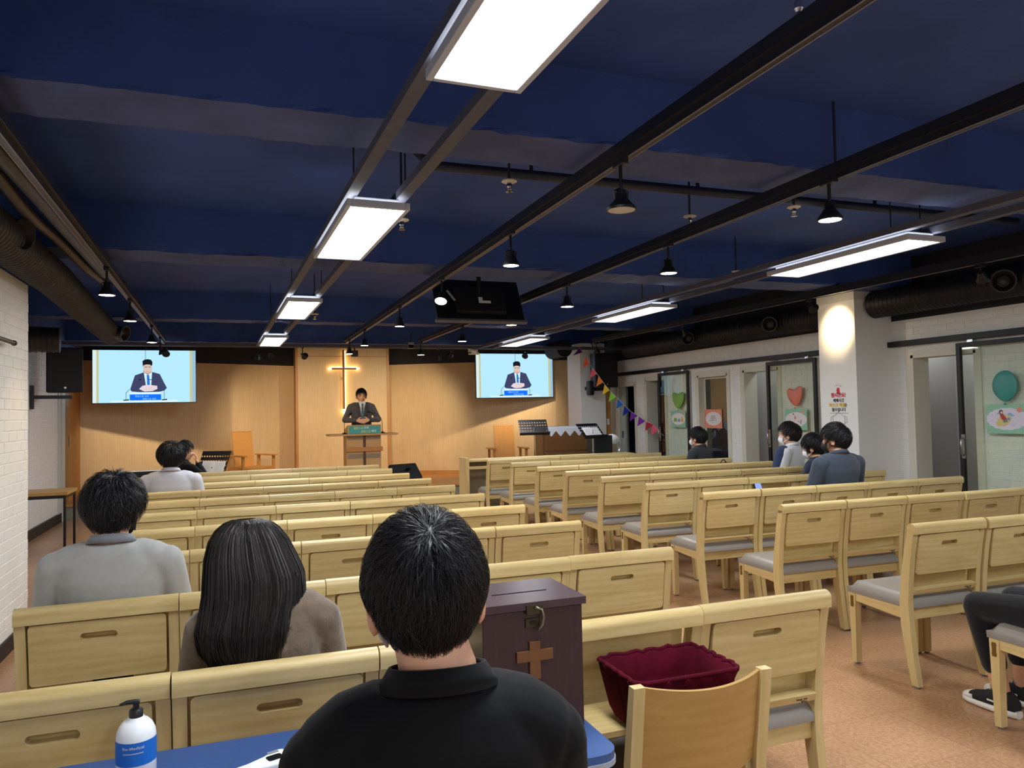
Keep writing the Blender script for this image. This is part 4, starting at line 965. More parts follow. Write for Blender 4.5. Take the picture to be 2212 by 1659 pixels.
poster((1523, 884, 1560, 925), XR+.09, 'orange poster with lines of text on the dark window', '#e98f70',
       [('#e9dedf', lambda W_, H_: cloud(W_*.88, H_*.7)), ('#e8b040', lambda W_, H_: circ(W_*.32, H_*.34, H_*.07)), ('#f2c6a8', lambda W_, H_: circ(W_*.32, -H_*.4, H_*.03))],
       [('주의 말씀은', .1, .075), ('내 발에 등이요', .0, .075), ('내 길에 빛이니이다', -.1, .075), ('시편', -.22, .05)])
def balloon(px, X, label, col, heart=False, tilt=0.0):
    (x0, y0, x1, y1) = px; a = atx(x0, (y0+y1)/2, X); b = atx(x1, (y0+y1)/2, X); zt = atx((x0+x1)/2, y0, X).z; zb = atx((x0+x1)/2, y1, X).z
    W_, H_ = a.y-b.y, zt-zb; t = thing('paper_balloon', label, 'balloon', (X, (a.y+b.y)/2, (zt+zb)/2), 0, 'balloons on the glass doors')
    n = 40; pts = []
    for i in range(n):
        q = 2*PI*i/n
        if heart:
            s_, c_ = math.sin(q), math.cos(q); x = s_*abs(s_)**.5; y = .80*c_-.28*math.cos(2*q)-.08*math.cos(3*q); y = y-.05
        else:
            x = math.sin(q)*(1-.22*max(0, -math.cos(q))**2); y = math.cos(q)
        pts.append((x, y))
    xs = [p[0] for p in pts]; ys = [p[1] for p in pts]
    pts = [((x-(max(xs)+min(xs))/2)/(max(xs)-min(xs))*W_, (y-(max(ys)+min(ys))/2)/(max(ys)-min(ys))*H_*.94+H_*.03) for x, y in pts]
    ca, sa = math.cos(tilt), math.sin(tilt); pts = [(x*ca-y*sa, x*sa+y*ca) for x, y in pts]
    V = []; F = []; L_ = [(1, 0), (.97, .010), (.85, .017), (.6, .024), (.3, .028), (.02, .029)]
    for s, d in L_:
        for x, y in pts: V.append((x*s, y*s, d))
    for k in range(len(L_)-1):
        for i in range(n): F.append((k*n+i, k*n+(i+1) % n, (k+1)*n+(i+1) % n, (k+1)*n+i))
    F.append(tuple((len(L_)-1)*n+i for i in range(n))); F.append(tuple(range(n-1, -1, -1)))
    Fm = flat_frame(0, 0, 0); m = MB().add([Fm @ Vector(v) for v in V], F); m.obj('balloon_body', mat('balloon '+col, col, .45, var=.06, vscale=12), t, autos=True)
    m = MB().lathe([(.004, .012), (.014, 0), (.012, -.004)], 10); o = m.obj('balloon_knot', mat('balloon '+col, col, .45), t); o.location = (-.012, 0, -H_/2-.004)
balloon((1453, 847, 1478, 886), XP-.004, 'green heart-shaped balloon on the first glass door from the stage', '#7fae4e', True)
balloon((1702, 836, 1735, 881), XP-.004, 'coral heart-shaped balloon on the glass door by the near pillar', '#dd7a66', True, .12)
balloon((2144, 800, 2199, 872), XP-.004, 'teal round balloon on the glass door at the right edge', '#3f9189', False)

# mask notice on the near pillar (printed straight on the plaster)
XPil = 6.25-.0015
def pil(px, py): return atx(px, py, XPil)
t = thing('mask_notice', 'Korean mask notice printed on the near pillar with a mask drawing', 'sign', (XPil, 6.55, 1.3))
def notice(txt, px, py, hpx, col, bold=.0):
    c = pil(px, py); h = pil(px, py-hpx/2).z-pil(px, py+hpx/2).z
    me = text_mesh('notice_lettering', txt, h*1.15, mat('notice ink '+col, col, .6), .0006, 'CENTER', 2, bold*h)
    o = bpy.data.objects.new('notice_lettering', me); C.objects.link(o); o.parent = t
    W_ = flat_frame(c.y, c.z-h*.42, XPil-.001); o.matrix_parent_inverse = Matrix.Identity(4); o.matrix_local = Matrix.Translation(-Vector(t.location)) @ W_
notice('잠시만요!', 1811, 853.5, 9.2, '#d8283c', .045); notice('예배시간', 1811.5, 865, 7.5, '#3a3440', .03)
notice('마스크 착용', 1808.6, 875.2, 8.3, '#e2b12a', .045); notice('은', 1827.3, 875.2, 7.5, '#3a3440', .03); notice('필수입니다', 1812, 885, 7.6, '#3a3440', .03)
Fp = Matrix.Translation(-Vector(t.location))
def rel(m): m.v = [tuple(Vector(v)-Vector(t.location)) for v in m.v]; return m
c = pil(1810.5, 843); m = MB(); W4 = flat_frame(c.y, c.z, XPil-.001)
m.prism([(-.022, -.03), (.022, -.03), (.022, .01), (.012, .028), (-.012, .028), (-.022, .01)], .001, W4, 0)
for a in (-.9, -.45, 0, .45, .9): m.prism([(.05*math.sin(a)-.002, .02+.03*math.cos(a)), (.05*math.sin(a)+.002, .02+.03*math.cos(a)), (.06*math.sin(a)+.002, .03+.035*math.cos(a)), (.06*math.sin(a)-.002, .03+.035*math.cos(a))], .001, W4, 0)
m.prism([(-.027, -.038), (.027, -.038), (.027, -.03), (-.027, -.03)], .001, W4, 1); rel(m).obj('siren_icon', [mat('notice ink #d8283c', '#d8283c', .6), mat('notice ink #3a3440', '#3a3440', .6)], t)
c = pil(1812.5, 892.5); W4 = flat_frame(c.y, c.z, XPil-.001); rel(MB().prism([(-.135, -.0025), (.135, -.0025), (.135, .0025), (-.135, .0025)], .001, W4)).obj('small_print_line', mat('grey small print', '#8d8f9c', .6), t)
c = pil(1812.5, 906); W4 = flat_frame(c.y, c.z, XPil-.003)
mk = [(-.085, .035), (-.05, .05), (0, .085), (.05, .05), (.085, .035), (.085, -.04), (.04, -.075), (0, -.085), (-.04, -.075), (-.085, -.04), (-.085, .035)]
m = MB().tube([W4 @ Vector((x, y, 0)) for x, y in mk], .002, 5)
for s in (-1, 1): m.tube([W4 @ Vector((s*x, y, 0)) for x, y in ((.085, .035), (.115, .03), (.12, -.03), (.085, -.04))], .002, 5)
rel(m).obj('mask_drawing', mat('grey outline', '#9aa3b4', .6), t)

# bunting
cols = ['#5b1f74', '#f4602e', '#f3646a', '#f58a30', '#edc02f', '#8bc93f', '#1d62b8', '#13258f', '#6d2290', '#7a2791', '#a9202e', '#ee5672']
pos = [(1250, 757), (1263, 777), (1277, 800), (1291, 818), (1304, 836), (1317, 852), (1333, 867), (1347, 882), (1361, 895), (1378, 905), (1394, 917), (1408, 922)]
ends = [(1256, 750), (1434, 942)]
Yat = lambda px: 12.0+(10.98-12.0)*(px-1250)/(1434-1250)
t = thing('bunting', 'rainbow triangle bunting from the far pillar to a glass door handle', 'bunting', (0, 0, 0))
line = [aty(1246, 748, Yat(1246)+.02)]+[aty(px+2, py-6, Yat(px)+.01) for px, py in pos]+[aty(1434, 942, 10.985)]
MB().tube(line, .003, 5).obj('cord', mat('white cord', '#dcdcdc', .6), t)
for k, (px, py) in enumerate(pos):
    a = line[k+1]; nx_ = line[min(k+2, len(line)-1)]; d = (nx_-a).normalized()*.14; dn = Vector((.0, 0, -.17))
    if k == 0: A, B, Cc = a, a+d*.7, a+Vector((-.13, 0, -.14))
    else: A, B = a, a+d; Cc = (A+B)/2+Vector((-.085, .02, -.13))
    nrm = (B-A).cross(Cc-A).normalized()*.002
    MB().add([A, B, Cc, A+nrm, B+nrm, Cc+nrm], [(0, 1, 2), (5, 4, 3), (0, 3, 4, 1), (1, 4, 5, 2), (2, 5, 3, 0)]).obj('flag', mat('felt '+cols[k], cols[k], .9), t)

# ================================================================== foreground: blue table and what stands on it
BLUET = mat('blue laminate', '#34568f', .35, var=.06, vscale=40)
ZT_ = .72
tb = thing('blue_table', 'blue laminate table in front of the black T-shirt', 'table', (.06, 1.76, 0))
m = MB().prism([(x, y) for x, y in rounded(1.52, .42, .05, 6)], .022, Matrix.Translation((0, 0, ZT_-.022))); m.obj('table_top', BLUET, tb)
m = MB().prism([(x, y) for x, y in rounded(1.524, .424, .05, 6)], .012, Matrix.Translation((0, 0, ZT_-.030))); m.obj('edge_band', mat('pale edge band', '#9fa9b8', .5), tb)
for x in (-.66, .66):
    for y in (-.15, .15): MB().tube([(x, y, 0), (x, y, ZT_-.03)], .014, 10).obj('leg', BLACK, tb)
MB().box(-.66, .66, -.008, .008, .25, .27).obj('stretcher', BLACK, tb)
# sanitiser bottle
t = thing('sanitiser_bottle', 'white pump bottle with blue label standing on the blue table', 'bottle', (-.205, 1.83, ZT_))
bw = .041
MB().lathe([(.036, 0), (bw, .006), (bw, .105), (.0395, .12), (.034, .134), (.025, .145), (.0165, .150), (.0165, .153)], 32).obj('bottle_body', mat('white bottle plastic', '#e9edf2', .3), t, smooth=True)
lab = MB(); V = []; F = []; n = 40
for i in range(n+1):
    q = PI*1.62+2*PI*.86*i/n-PI*1.16
    for z in (.052, .106): V.append(((bw+.0006)*math.cos(q), (bw+.0006)*math.sin(q), z))
for i in range(n): F.append((2*i, 2*i+2, 2*i+3, 2*i+1))
lo = lab.add(V, F).obj('label', mat('blue label', '#1567c4', .45), t)
tm = text_mesh('label_lettering', 'Bio-Medical', .0095, WHITEPL, .0001, 'CENTER', 2, .0002)
bar_ = MB().box(-.021, .021, -.0013, .0013, 0, .0001).mesh('label_line', WHITEPL)
def wrap(me, zc):
    for v in me.vertices: q = -PI/2-.05+v.co.x/bw; v.co = Vector(((bw+.0012)*math.cos(q), (bw+.0012)*math.sin(q), zc+v.co.y))
wrap(tm, .0915); child('label_lettering', tm, lo)
m = MB()
for i in range(20): m.box(-.021+.0021*i, -.021+.0021*(i+1), -.0012, .0012, 0, .0001)
bm_ = m.mesh('label_lettering', WHITEPL); wrap(bm_, .082); child('label_lettering', bm_, lo)
MB().lathe([(.0145, .150), (.0145, .168), (.012, .171), (.0065, .172), (.0065, .187), (.004, .188)], 24).obj('pump_collar', BLACK, t, autos=True)
MB().box(-.008, .008, -.008, .008, .184, .191, b=.002).tube([(0, 0, .1885), (-.018, -.004, .190), (-.032, -.007, .1865)], [.005, .0045, .003], 10).obj('pump_nozzle', BLACK, t, autos=True)
t.scale = (.97, .97, .9)
# infrared thermometer
p = atz(575, 1640, ZT_+.03)
t = thing('thermometer_gun', 'white handheld thermometer lying on the blue table by the black sleeve', 'thermometer', (p.x, p.y-.01, ZT_), .35)
poly = [(-.12, -.022), (-.05, -.018), (-.01, -.03), (.03, -.034), (.05, -.028), (.052, .03), (.035, .036), (.0, .02), (-.04, .01), (-.12, .008)]
o = MB().prism(poly, .034).obj('case', WHITEPL, t); b = o.modifiers.new('bevel', 'BEVEL'); b.width = .006; b.segments = 3
MB().prism([(x*.55+.017, y*.35-.004) for x, y in rounded(.06, .07, .012)], .0015, Matrix.Translation((0, 0, .034))).obj('display', mat('black display', '#121418', .15), t)
MB().box(.012, .036, .018, .028, .034, .0352).obj('grey_button', mat('grey key', '#80848c', .5), t)
# offering box
bx0, bx1, by0, by1, bz1 = .545, .805, 1.715, 1.93, 1.045
p_ = aty(1247, 1290, 1.705)
t = thing('offering_box', 'dark wooden offering box with brass latch and small cross on the blue table', 'box', ((bx0+bx1)/2, (by0+by1)/2, ZT_))
hx_, hy_, hz_ = (bx1-bx0)/2, (by1-by0)/2, p_.z-ZT_
MB().box(-hx_, hx_, -hy_, hy_, 0, hz_-.02, b=.002).obj('box_body', DARKWOOD, t)
lid = MB()
for x0, x1, y0, y1 in ((-hx_-.008, -.075, -hy_-.008, hy_+.006), (.075, hx_+.008, -hy_-.008, hy_+.006), (-.075, .075, -hy_-.008, -.018), (-.075, .075, -.008, hy_+.006)): lid.box(x0, x1, y0, y1, hz_-.018, hz_)
lid.box(-.075, .075, -.018, -.008, hz_-.018, hz_-.012); lid.obj('box_lid', wood('dark lid wood', '#46303a', '#352129', 'X', 5, .3, 0), t)
BR = mat('aged brass', '#4a4436', .35, .85)
lt = MB().box(-.022, .022, -hy_-.012, -hy_-.0075, hz_-.03, hz_-.006, b=.001).box(-.022, .016, -hy_-.004, -hy_+.001, hz_-.062, hz_-.04, b=.001).obj('latch_plate', BR, t)
MB().tube([(.0, -hy_-.013, hz_-.012), (.016, -hy_-.015, hz_-.018), (.021, -hy_-.016, hz_-.035), (.018, -hy_-.014, hz_-.055), (.006, -hy_-.012, hz_-.07)], [.004, .0035, .0035, .0035, .003], 8).obj('latch_hook', mat('bright latch metal', '#8a8672', .25, .9), lt, smooth=True)
MB().tube([(-.008, -hy_-.004, hz_-.05), (.004, -hy_-.012, hz_-.05)], .004, 8).obj('latch_knob', BR, lt)
CRW = wood('small cross wood', '#714826', '#613c1e', 'Z', 5, .4, 0)
MB().box(-.014, .014, -hy_-.007, -hy_, hz_-.185, hz_-.095, b=.001).obj('cross_upright', CRW, t)
MB().box(-.047, .047, -hy_-.0072, -hy_, hz_-.142, hz_-.116, b=.001).obj('cross_arm', CRW, t)

# velvet basket on the folded tray
VEL = mat('burgundy velvet', '#4c041a', .9, spec=.12, var=.3, vscale=6, bump=.2, bscale=40)
tz = .612
t = thing('velvet_basket', 'rectangular basket lined with burgundy velvet on the folded chair tray', 'basket', (1.155, 1.895, tz), .0)
m = MB(); n = 72
def ring(hx, hy, z, puck, ph):
    out = []
    for i in range(n):
        q = 2*PI*i/n; c_, s_ = math.cos(q), math.sin(q); k = 1/max(abs(c_), abs(s_)); k = min(k, 1.32)
        e = puck*(math.sin(q*19+ph)+.6*math.sin(q*31+ph*2)); out.append(Vector(((hx+e)*c_*k*.97, (hy+e)*s_*k*.97, z+e*.4)))
    return out
rings = [ring(.135, .095, .002, .0, 0), ring(.145, .105, .03, .004, 0), ring(.165, .122, .13, .005, 0), ring(.172, .128, .150, .004, 1), ring(.168, .124, .158, .003, 2), ring(.158, .114, .154, .003, 2), ring(.146, .105, .09, .003, 3), ring(.135, .094, .014, .0, 3)]
V = [v for r_ in rings for v in r_]; F = [(k*n+i, k*n+(i+1) % n, (k+1)*n+(i+1) % n, (k+1)*n+i) for k in range(len(rings)-1) for i in range(n)]
F += [tuple(range(n-1, -1, -1)), tuple((len(rings)-1)*n+i for i in range(n))]
m.add(V, F).obj('velvet_lining', VEL, t, smooth=True)
ro = [v+Vector((0, 0, .002)) for v in ring(.170, .126, .156, .004, 5)]
MB().tube(ro+[ro[0]], .0065, 8).obj('ruffled_rim', VEL, t, smooth=True)

# plywood-backed chair in the foreground
def ply_chair(x, y, rz, label):
    t = thing('plywood_chair', label, 'chair', (x, y, 0), rz, 'curved plywood chairs')
    PW = wood('plywood back', '#c09a5c', '#ab854a', 'X', 2.4, .4, .02); V = []; F = []; n = 20
    for d in (0, .012):
        for z, yo in ((.555, .03), (.64, .012), (.72, .0), (.80, -.012)):
            for i in range(n+1):
                u = i/n*2-1; V.append((u*.172, yo-.045*(1-u*u)+d+.03, z+.012*u*u-.006))
    K = n+1
    for s in (0, 1):
        for j in range(3):
            for i in range(n): a = s*4*K+j*K+i; F.append((a, a+1, a+K+1, a+K))
    for j in (0, 3):
        for i in range(n): a = j*K+i; F.append((a, a+1, a+1+4*K, a+4*K))
    MB().add(V, F).obj('backrest', PW, t, autos=True)
    for s in (-1, 1):
        m = MB(); side_prism(m, smooth_poly([(.035, 0), (.06, .25), (.075, .43), (.055, .6), (.02, .81)], [.016, .019, .02, .018, .014]), s*.186-.016, s*.186+.016); m.obj('leg', WOODZ, t)
        MB().box(s*.183-.016, s*.183+.016, .42, .455, 0, .43, b=.003).obj('leg', WOODZ, t)
        MB().box(s*.183-.011, s*.183+.011, .09, .42, .37, .42).obj('side_rail', WOODY, t)
    MB().box(-.168, .168, .425, .447, .37, .42).obj('apron', WOODX, t)
    MB().box(-.195, .195, .07, .47, .42, .465, b=.018).obj('seat', mat('dark brown seat pad', '#3a3230', .5), t)
    return t
pc = atz(1500, 1478, .80)
ply_chair(1.115, 1.645, -.03, 'curved plywood-backed chair beside the offering box')
ply_chair(.29, .80, 0.0, 'plywood chair under the man in the black T-shirt')

# phone on the opened panel, handbag
p = atz(1650, 1049, .66)
t = thing('smartphone', 'lit smartphone propped on an opened chair panel in the right block', 'phone', (aty(1648, 1050, ROWS[4]-.06).x, ROWS[4]-.06, .613), .05)
MB().box(-.03, .03, -.03, .03, 0, .105, b=.004).obj('phone_rest', BLACK, t)
R = Matrix.Rotation(-.35, 3, 'X'); m = MB().box(-.037, .037, 0, .009, .10, .255, b=.003); m.v = [tuple(R @ Vector(v)) for v in m.v]; m.obj('case', BLACK, t)
m = MB().box(-.034, .034, -.001, 0, .104, .251); m.v = [tuple(R @ Vector(v)) for v in m.v]; m.obj('display', glow('phone display', '#8aa4f0', .9), t)
p = atz(1598, 1000, .86); t = thing('handbag', 'dark handbag with a thin loop handle on a right block seat', 'bag', (p.x, ROWS[6]+.25, .47))
MB().box(-.13, .13, -.06, .06, 0, .2, b=.02).obj('bag_body', mat('dark leather', '#1a1614', .5), t); MB().tube([(.07*math.cos(q), -.03, .19+.22*math.sin(q)) for q in np.linspace(0, PI, 14)], .006, 8).obj('handle', BLACK, t)

# unseen fill lamps added to brighten the side rooms
for y, lab in ((6.0, 'added fill lamp inside the side room by the near pillar, out of view'), (8.3, 'added fill lamp inside the middle side room, out of view')):
    t = thing('added_fill_lamp', lab, 'ceiling light', (XR+.6, y, 2.45)); MB().lathe([(.12, 0), (.12, -.03), (.1, -.04)], 20).obj('lamp_cover', DIFF, t); area_light('lamp_glow', t, (0, 0, -.05), .2, .2, 1.2, PANEL_COL)
# ================================================================== people
SKIN = mat('skin', '#d9a588', .5, var=.04, vscale=10); SKIN.node_tree.nodes['Principled BSDF'].inputs['Subsurface Weight'].default_value = .08
HAIRM = mat('black hair', (.006, .0058, .007), .5, spec=.35); HAIRM2 = mat('black hair lighter strands', (.013, .013, .016), .5, spec=.32)  # second tone varies single strands at random
HAIRB = mat('dark brown hair', (.010, .0075, .0068), .5, spec=.35); HAIRB2 = mat('brown hair lighter strands', (.022, .015, .013), .48, spec=.4)  # lighter brown for randomly picked strands
MASKW = mat('white mask', '#dfe3ea', .7); MASKB = mat('black mask', '#17181c', .7)
def cloth(name, col, var=.06, bump=.25, bscale=14, sheen=.15): return mat(name, col, .85, var=var, vscale=30, bump=bump, bscale=bscale, sheen=sheen, spec=.2)
def loft(mb, rings, n=22, e=2.25):
    V = []; F = []
    for c, ux, uy, rx, ry in rings:
        for k in range(n):
            q = 2*PI*k/n; a, b = math.cos(q), math.sin(q)
            V.append(c+ux*(rx*math.copysign(abs(a)**(2/e), a))+uy*(ry*math.copysign(abs(b)**(2/e), b)))
    m = len(rings)
    for i in range(m-1):
        for k in range(n): F.append((i*n+k, i*n+(k+1) % n, (i+1)*n+(k+1) % n, (i+1)*n+k))
    F.append(tuple(range(n-1, -1, -1))); F.append(tuple((m-1)*n+k for k in range(n)))
    return mb.add(V, F)
def limb(mb, pts, rs, n=14):
    pts = [Vector(p) for p in pts]
    for a, b, r0, r1 in zip(pts[:-1], pts[1:], rs[:-1], rs[1:]):
        mb.tube([a.lerp(b, s) for s in (0, .33, .67, 1)], [r0+(r1-r0)*s for s in (0, .33, .67, 1)], n)
    for p, r in zip(pts, rs): mb.ell(p, (r, r, r), 12, 8)
    return mb
def remesh(mb, name, voxel, m, parent, smooth_it=4):
    me = mb.mesh(name, m); o = bpy.data.objects.new(name+'_tmp', me); C.objects.link(o)
    r = o.modifiers.new('r', 'REMESH'); r.mode = 'VOXEL'; r.voxel_size = voxel
    s = o.modifiers.new('s', 'SMOOTH'); s.factor = .5; s.iterations = smooth_it
    bpy.context.view_layer.update()
    nm = bpy.data.meshes.new_from_object(o.evaluated_get(bpy.context.evaluated_depsgraph_get())); nm.name = name
    bpy.data.objects.remove(o); nm.materials.clear(); nm.materials.append(m)
    nm.polygons.foreach_set('use_smooth', [True]*len(nm.polygons))
    out = bpy.data.objects.new(name, nm); C.objects.link(out); out.parent = parent; return out
def hand(mb, wrist, d, nrm, curl=.5, side=1, s=1.0, spread=.16):
    """palm, four unequal fingers with two bends, thumb from the side of the palm; d = finger direction, nrm = back of hand"""
    w_ = Vector(wrist); d = Vector(d).normalized(); nrm = Vector(nrm); nrm = (nrm-d*nrm.dot(d)).normalized(); x = d.cross(nrm).normalized()*side
    loft(mb, [(w_+d*a*s, x, nrm, rx*s, ry*s) for a, rx, ry in ((-.01, .026, .02), (.015, .03, .018), (.05, .041, .015), (.085, .042, .013), (.095, .036, .010))], 16, 2.6)
    for k, (off, ln) in enumerate(((.031, .92), (.0105, 1.03), (-.0105, .97), (-.031, .76))):
        fd = (d+x*(off/.031*spread)).normalized(); p = w_+d*.086*s+x*off*s; pts = [p]; a = curl*.5
        for j, l_ in enumerate((.043, .027, .021)):
            dd = fd*math.cos(a)-nrm*math.sin(a); p = p+dd*l_*ln*s; pts.append(p); a += curl*.75
        limb(mb, pts, [.0095*s, .0088*s, .008*s, .0068*s], 8)
    p = w_+d*.022*s+x*.036*s; dd = (d*.62+x*.7-nrm*.25).normalized(); q = p+dd*.036*s; dd2 = (d*.85+x*.3-nrm*.4).normalized()
    limb(mb, [w_+d*.02*s+x*.02*s, p, q, q+dd2*.027*s], [.014*s, .0125*s, .0105*s, .0085*s], 8)
HL = ([-1, -.5, -.2, .05, .3, .55, 1], [-.76, -.70, -.45, -.12, .02, .36, .48])
def short_hair(parent, hc, R, m, hs=1.0, n=1500, length=.055, wd=.0022, puff=(0, 0, 0), whorl=(.05, -.55, .83), lift=.012, seed=1, tuft=.0, line=HL):
    rg = np.random.default_rng(seed); rad = Vector((.080+puff[0], .099+puff[1], .104+puff[2]))*hs; off = Vector((0, -.010, .018))*hs
    keep = lambda d: d.z > np.interp(d.y, *line)-.10*max(0, abs(d.x)-.75)
    mb = MB(); U, W_ = 56, 40; V = []; D = []; idx = {}
    for i in range(W_+1):
        for k in range(U):
            t = PI*i/W_; q = 2*PI*k/U; d = Vector((math.sin(t)*math.cos(q), math.sin(t)*math.sin(q), math.cos(t))); D.append(d)
            zmin = np.interp(d.y, *line); fade = max(0.0, min(1.0, (d.z-zmin)/.30)); bump_ = 1+.018*math.sin(q*9+t*13)*fade+.012*math.sin(q*17-t*7)*fade
            V.append(Vector((d.x*rad.x*(1-.24*max(0, -d.z)), d.y*rad.y, d.z*rad.z))*(.90+.10*fade)*bump_)
    F = []
    for i in range(W_):
        for k in range(U):
            f = (i*U+k, (i+1)*U+k, (i+1)*U+(k+1) % U, i*U+(k+1) % U)
            if all(keep(D[j]) for j in f): F.append(f)
    used = sorted({j for f in F for j in f}); mp = {j: a for a, j in enumerate(used)}; nn = len(used)
    Vo = [V[j] for j in used]; Vi = [v*.86 for v in Vo]; Fo = [tuple(mp[j] for j in f) for f in F]
    edges = {}
    for f in Fo:
        for a, b in zip(f, f[1:]+f[:1]): edges[(a, b)] = 1
    rim = [(a, b) for (a, b) in edges if (b, a) not in edges]
    mb.add([R @ (v+off)+hc for v in Vo]+[R @ (v+off)+hc for v in Vi], Fo+[tuple(nn+j for j in reversed(f)) for f in Fo]+[(b, a, nn+a, nn+b) for a, b in rim])
    wv = Vector(whorl).normalized(); SV = []; SF = []; c = 0; tries = 0
    while c < n and tries < n*6:
        tries += 1; d = Vector(rg.normal(size=3)).normalized()
        if not keep(d): continue
        c += 1; t = (d*d.dot(wv)-wv)
        if t.length < .02: t = Vector(rg.normal(size=3)); t -= d*d.dot(t)
        t.normalize(); sw = .35*rg.normal(); t = (t*math.cos(sw)+d.cross(t)*math.sin(sw)).normalized()
        roll = rg.uniform(-1.0, 1.0); L_ = length*(.6+.6*rg.random()); lf = lift*(.3+rg.random()); seg = 5; side = d.cross(t).normalized(); base = len(SV); cur = rg.normal()*.25
        for s in range(seg+1):
            a = s/seg*L_/.1; dd = d*math.cos(a)+t*math.sin(a); dd = (dd+side*cur*(s/seg)**2*.3).normalized()
            up = lf*math.sin(min(1, s/seg*1.15)*PI*.62)+tuft*(s/seg)**2
            zmin = np.interp(d.y, *line); fd = .955+.045*max(0.0, min(1.0, (d.z-zmin)/.30))
            p = Vector((dd.x*(rad.x*fd+up)*(1-.24*max(0, -dd.z)), dd.y*(rad.y*fd+up), dd.z*(rad.z*fd+up))); w2 = wd*(1-.85*(s/seg)**1.5)/2; sd = side*math.cos(roll)+dd*math.sin(roll)
            p = p+dd*.003; SV += [p-sd*w2, p+sd*w2]
        for s in range(seg): SF.append((base+2*s, base+2*s+1, base+2*s+3, base+2*s+2))
    mb.add([R @ (v+off)+hc for v in SV], SF); mi = [0]*(len(mb.f)-len(SF))+[int((k//5*7919 % 10) < 3) for k in range(len(SF))]
    me = bpy.data.meshes.new('hair'); me.from_pydata([tuple(v) for v in mb.v], [], mb.f); me.materials.append(m); me.materials.append(HAIRM2 if m == HAIRM else HAIRB2); me.polygons.foreach_set('material_index', mi); me.polygons.foreach_set('use_smooth', [True]*len(me.polygons)); me.update()
    o = bpy.data.objects.new('hair', me); C.objects.link(o); o.parent = parent; return o
def face_mask(parent, hc, R, m, hs=1.0):
    R = R @ Matrix.Scale(hs, 3)
    cen = Vector((0, .034, -.058)); r = (.068, .078, .060); V = []; F = []; n, k_ = 28, 16; ok = {}
    for i in range(k_+1):
        for k in range(n):
            t = PI*i/k_; q = 2*PI*k/n; d = Vector((math.sin(t)*math.cos(q), math.sin(t)*math.sin(q), math.cos(t))); ok[len(V)] = d.y > .08
            V.append(R @ (cen+Vector((d.x*r[0], d.y*r[1], d.z*r[2])))+hc)
    for i in range(k_):
        for k in range(n):
            f = (i*n+k, (i+1)*n+k, (i+1)*n+(k+1) % n, i*n+(k+1) % n)
            if all(ok[j] for j in f): F.append(f)
    o = MB().add(V, F).obj('face_mask', m, parent, smooth=True); so = o.modifiers.new('thick', 'SOLIDIFY'); so.thickness = .004
    mb = MB()
    for s in (-1, 1): mb.tube([R @ Vector(p)+hc for p in ((s*.064, .045, -.03), (s*.078, .012, .012), (s*.083, -.014, .01), (s*.082, -.018, -.03), (s*.076, .0, -.055), (s*.064, .045, -.085))], .0028, 6)
    mb.obj('ear_loop', m, o)
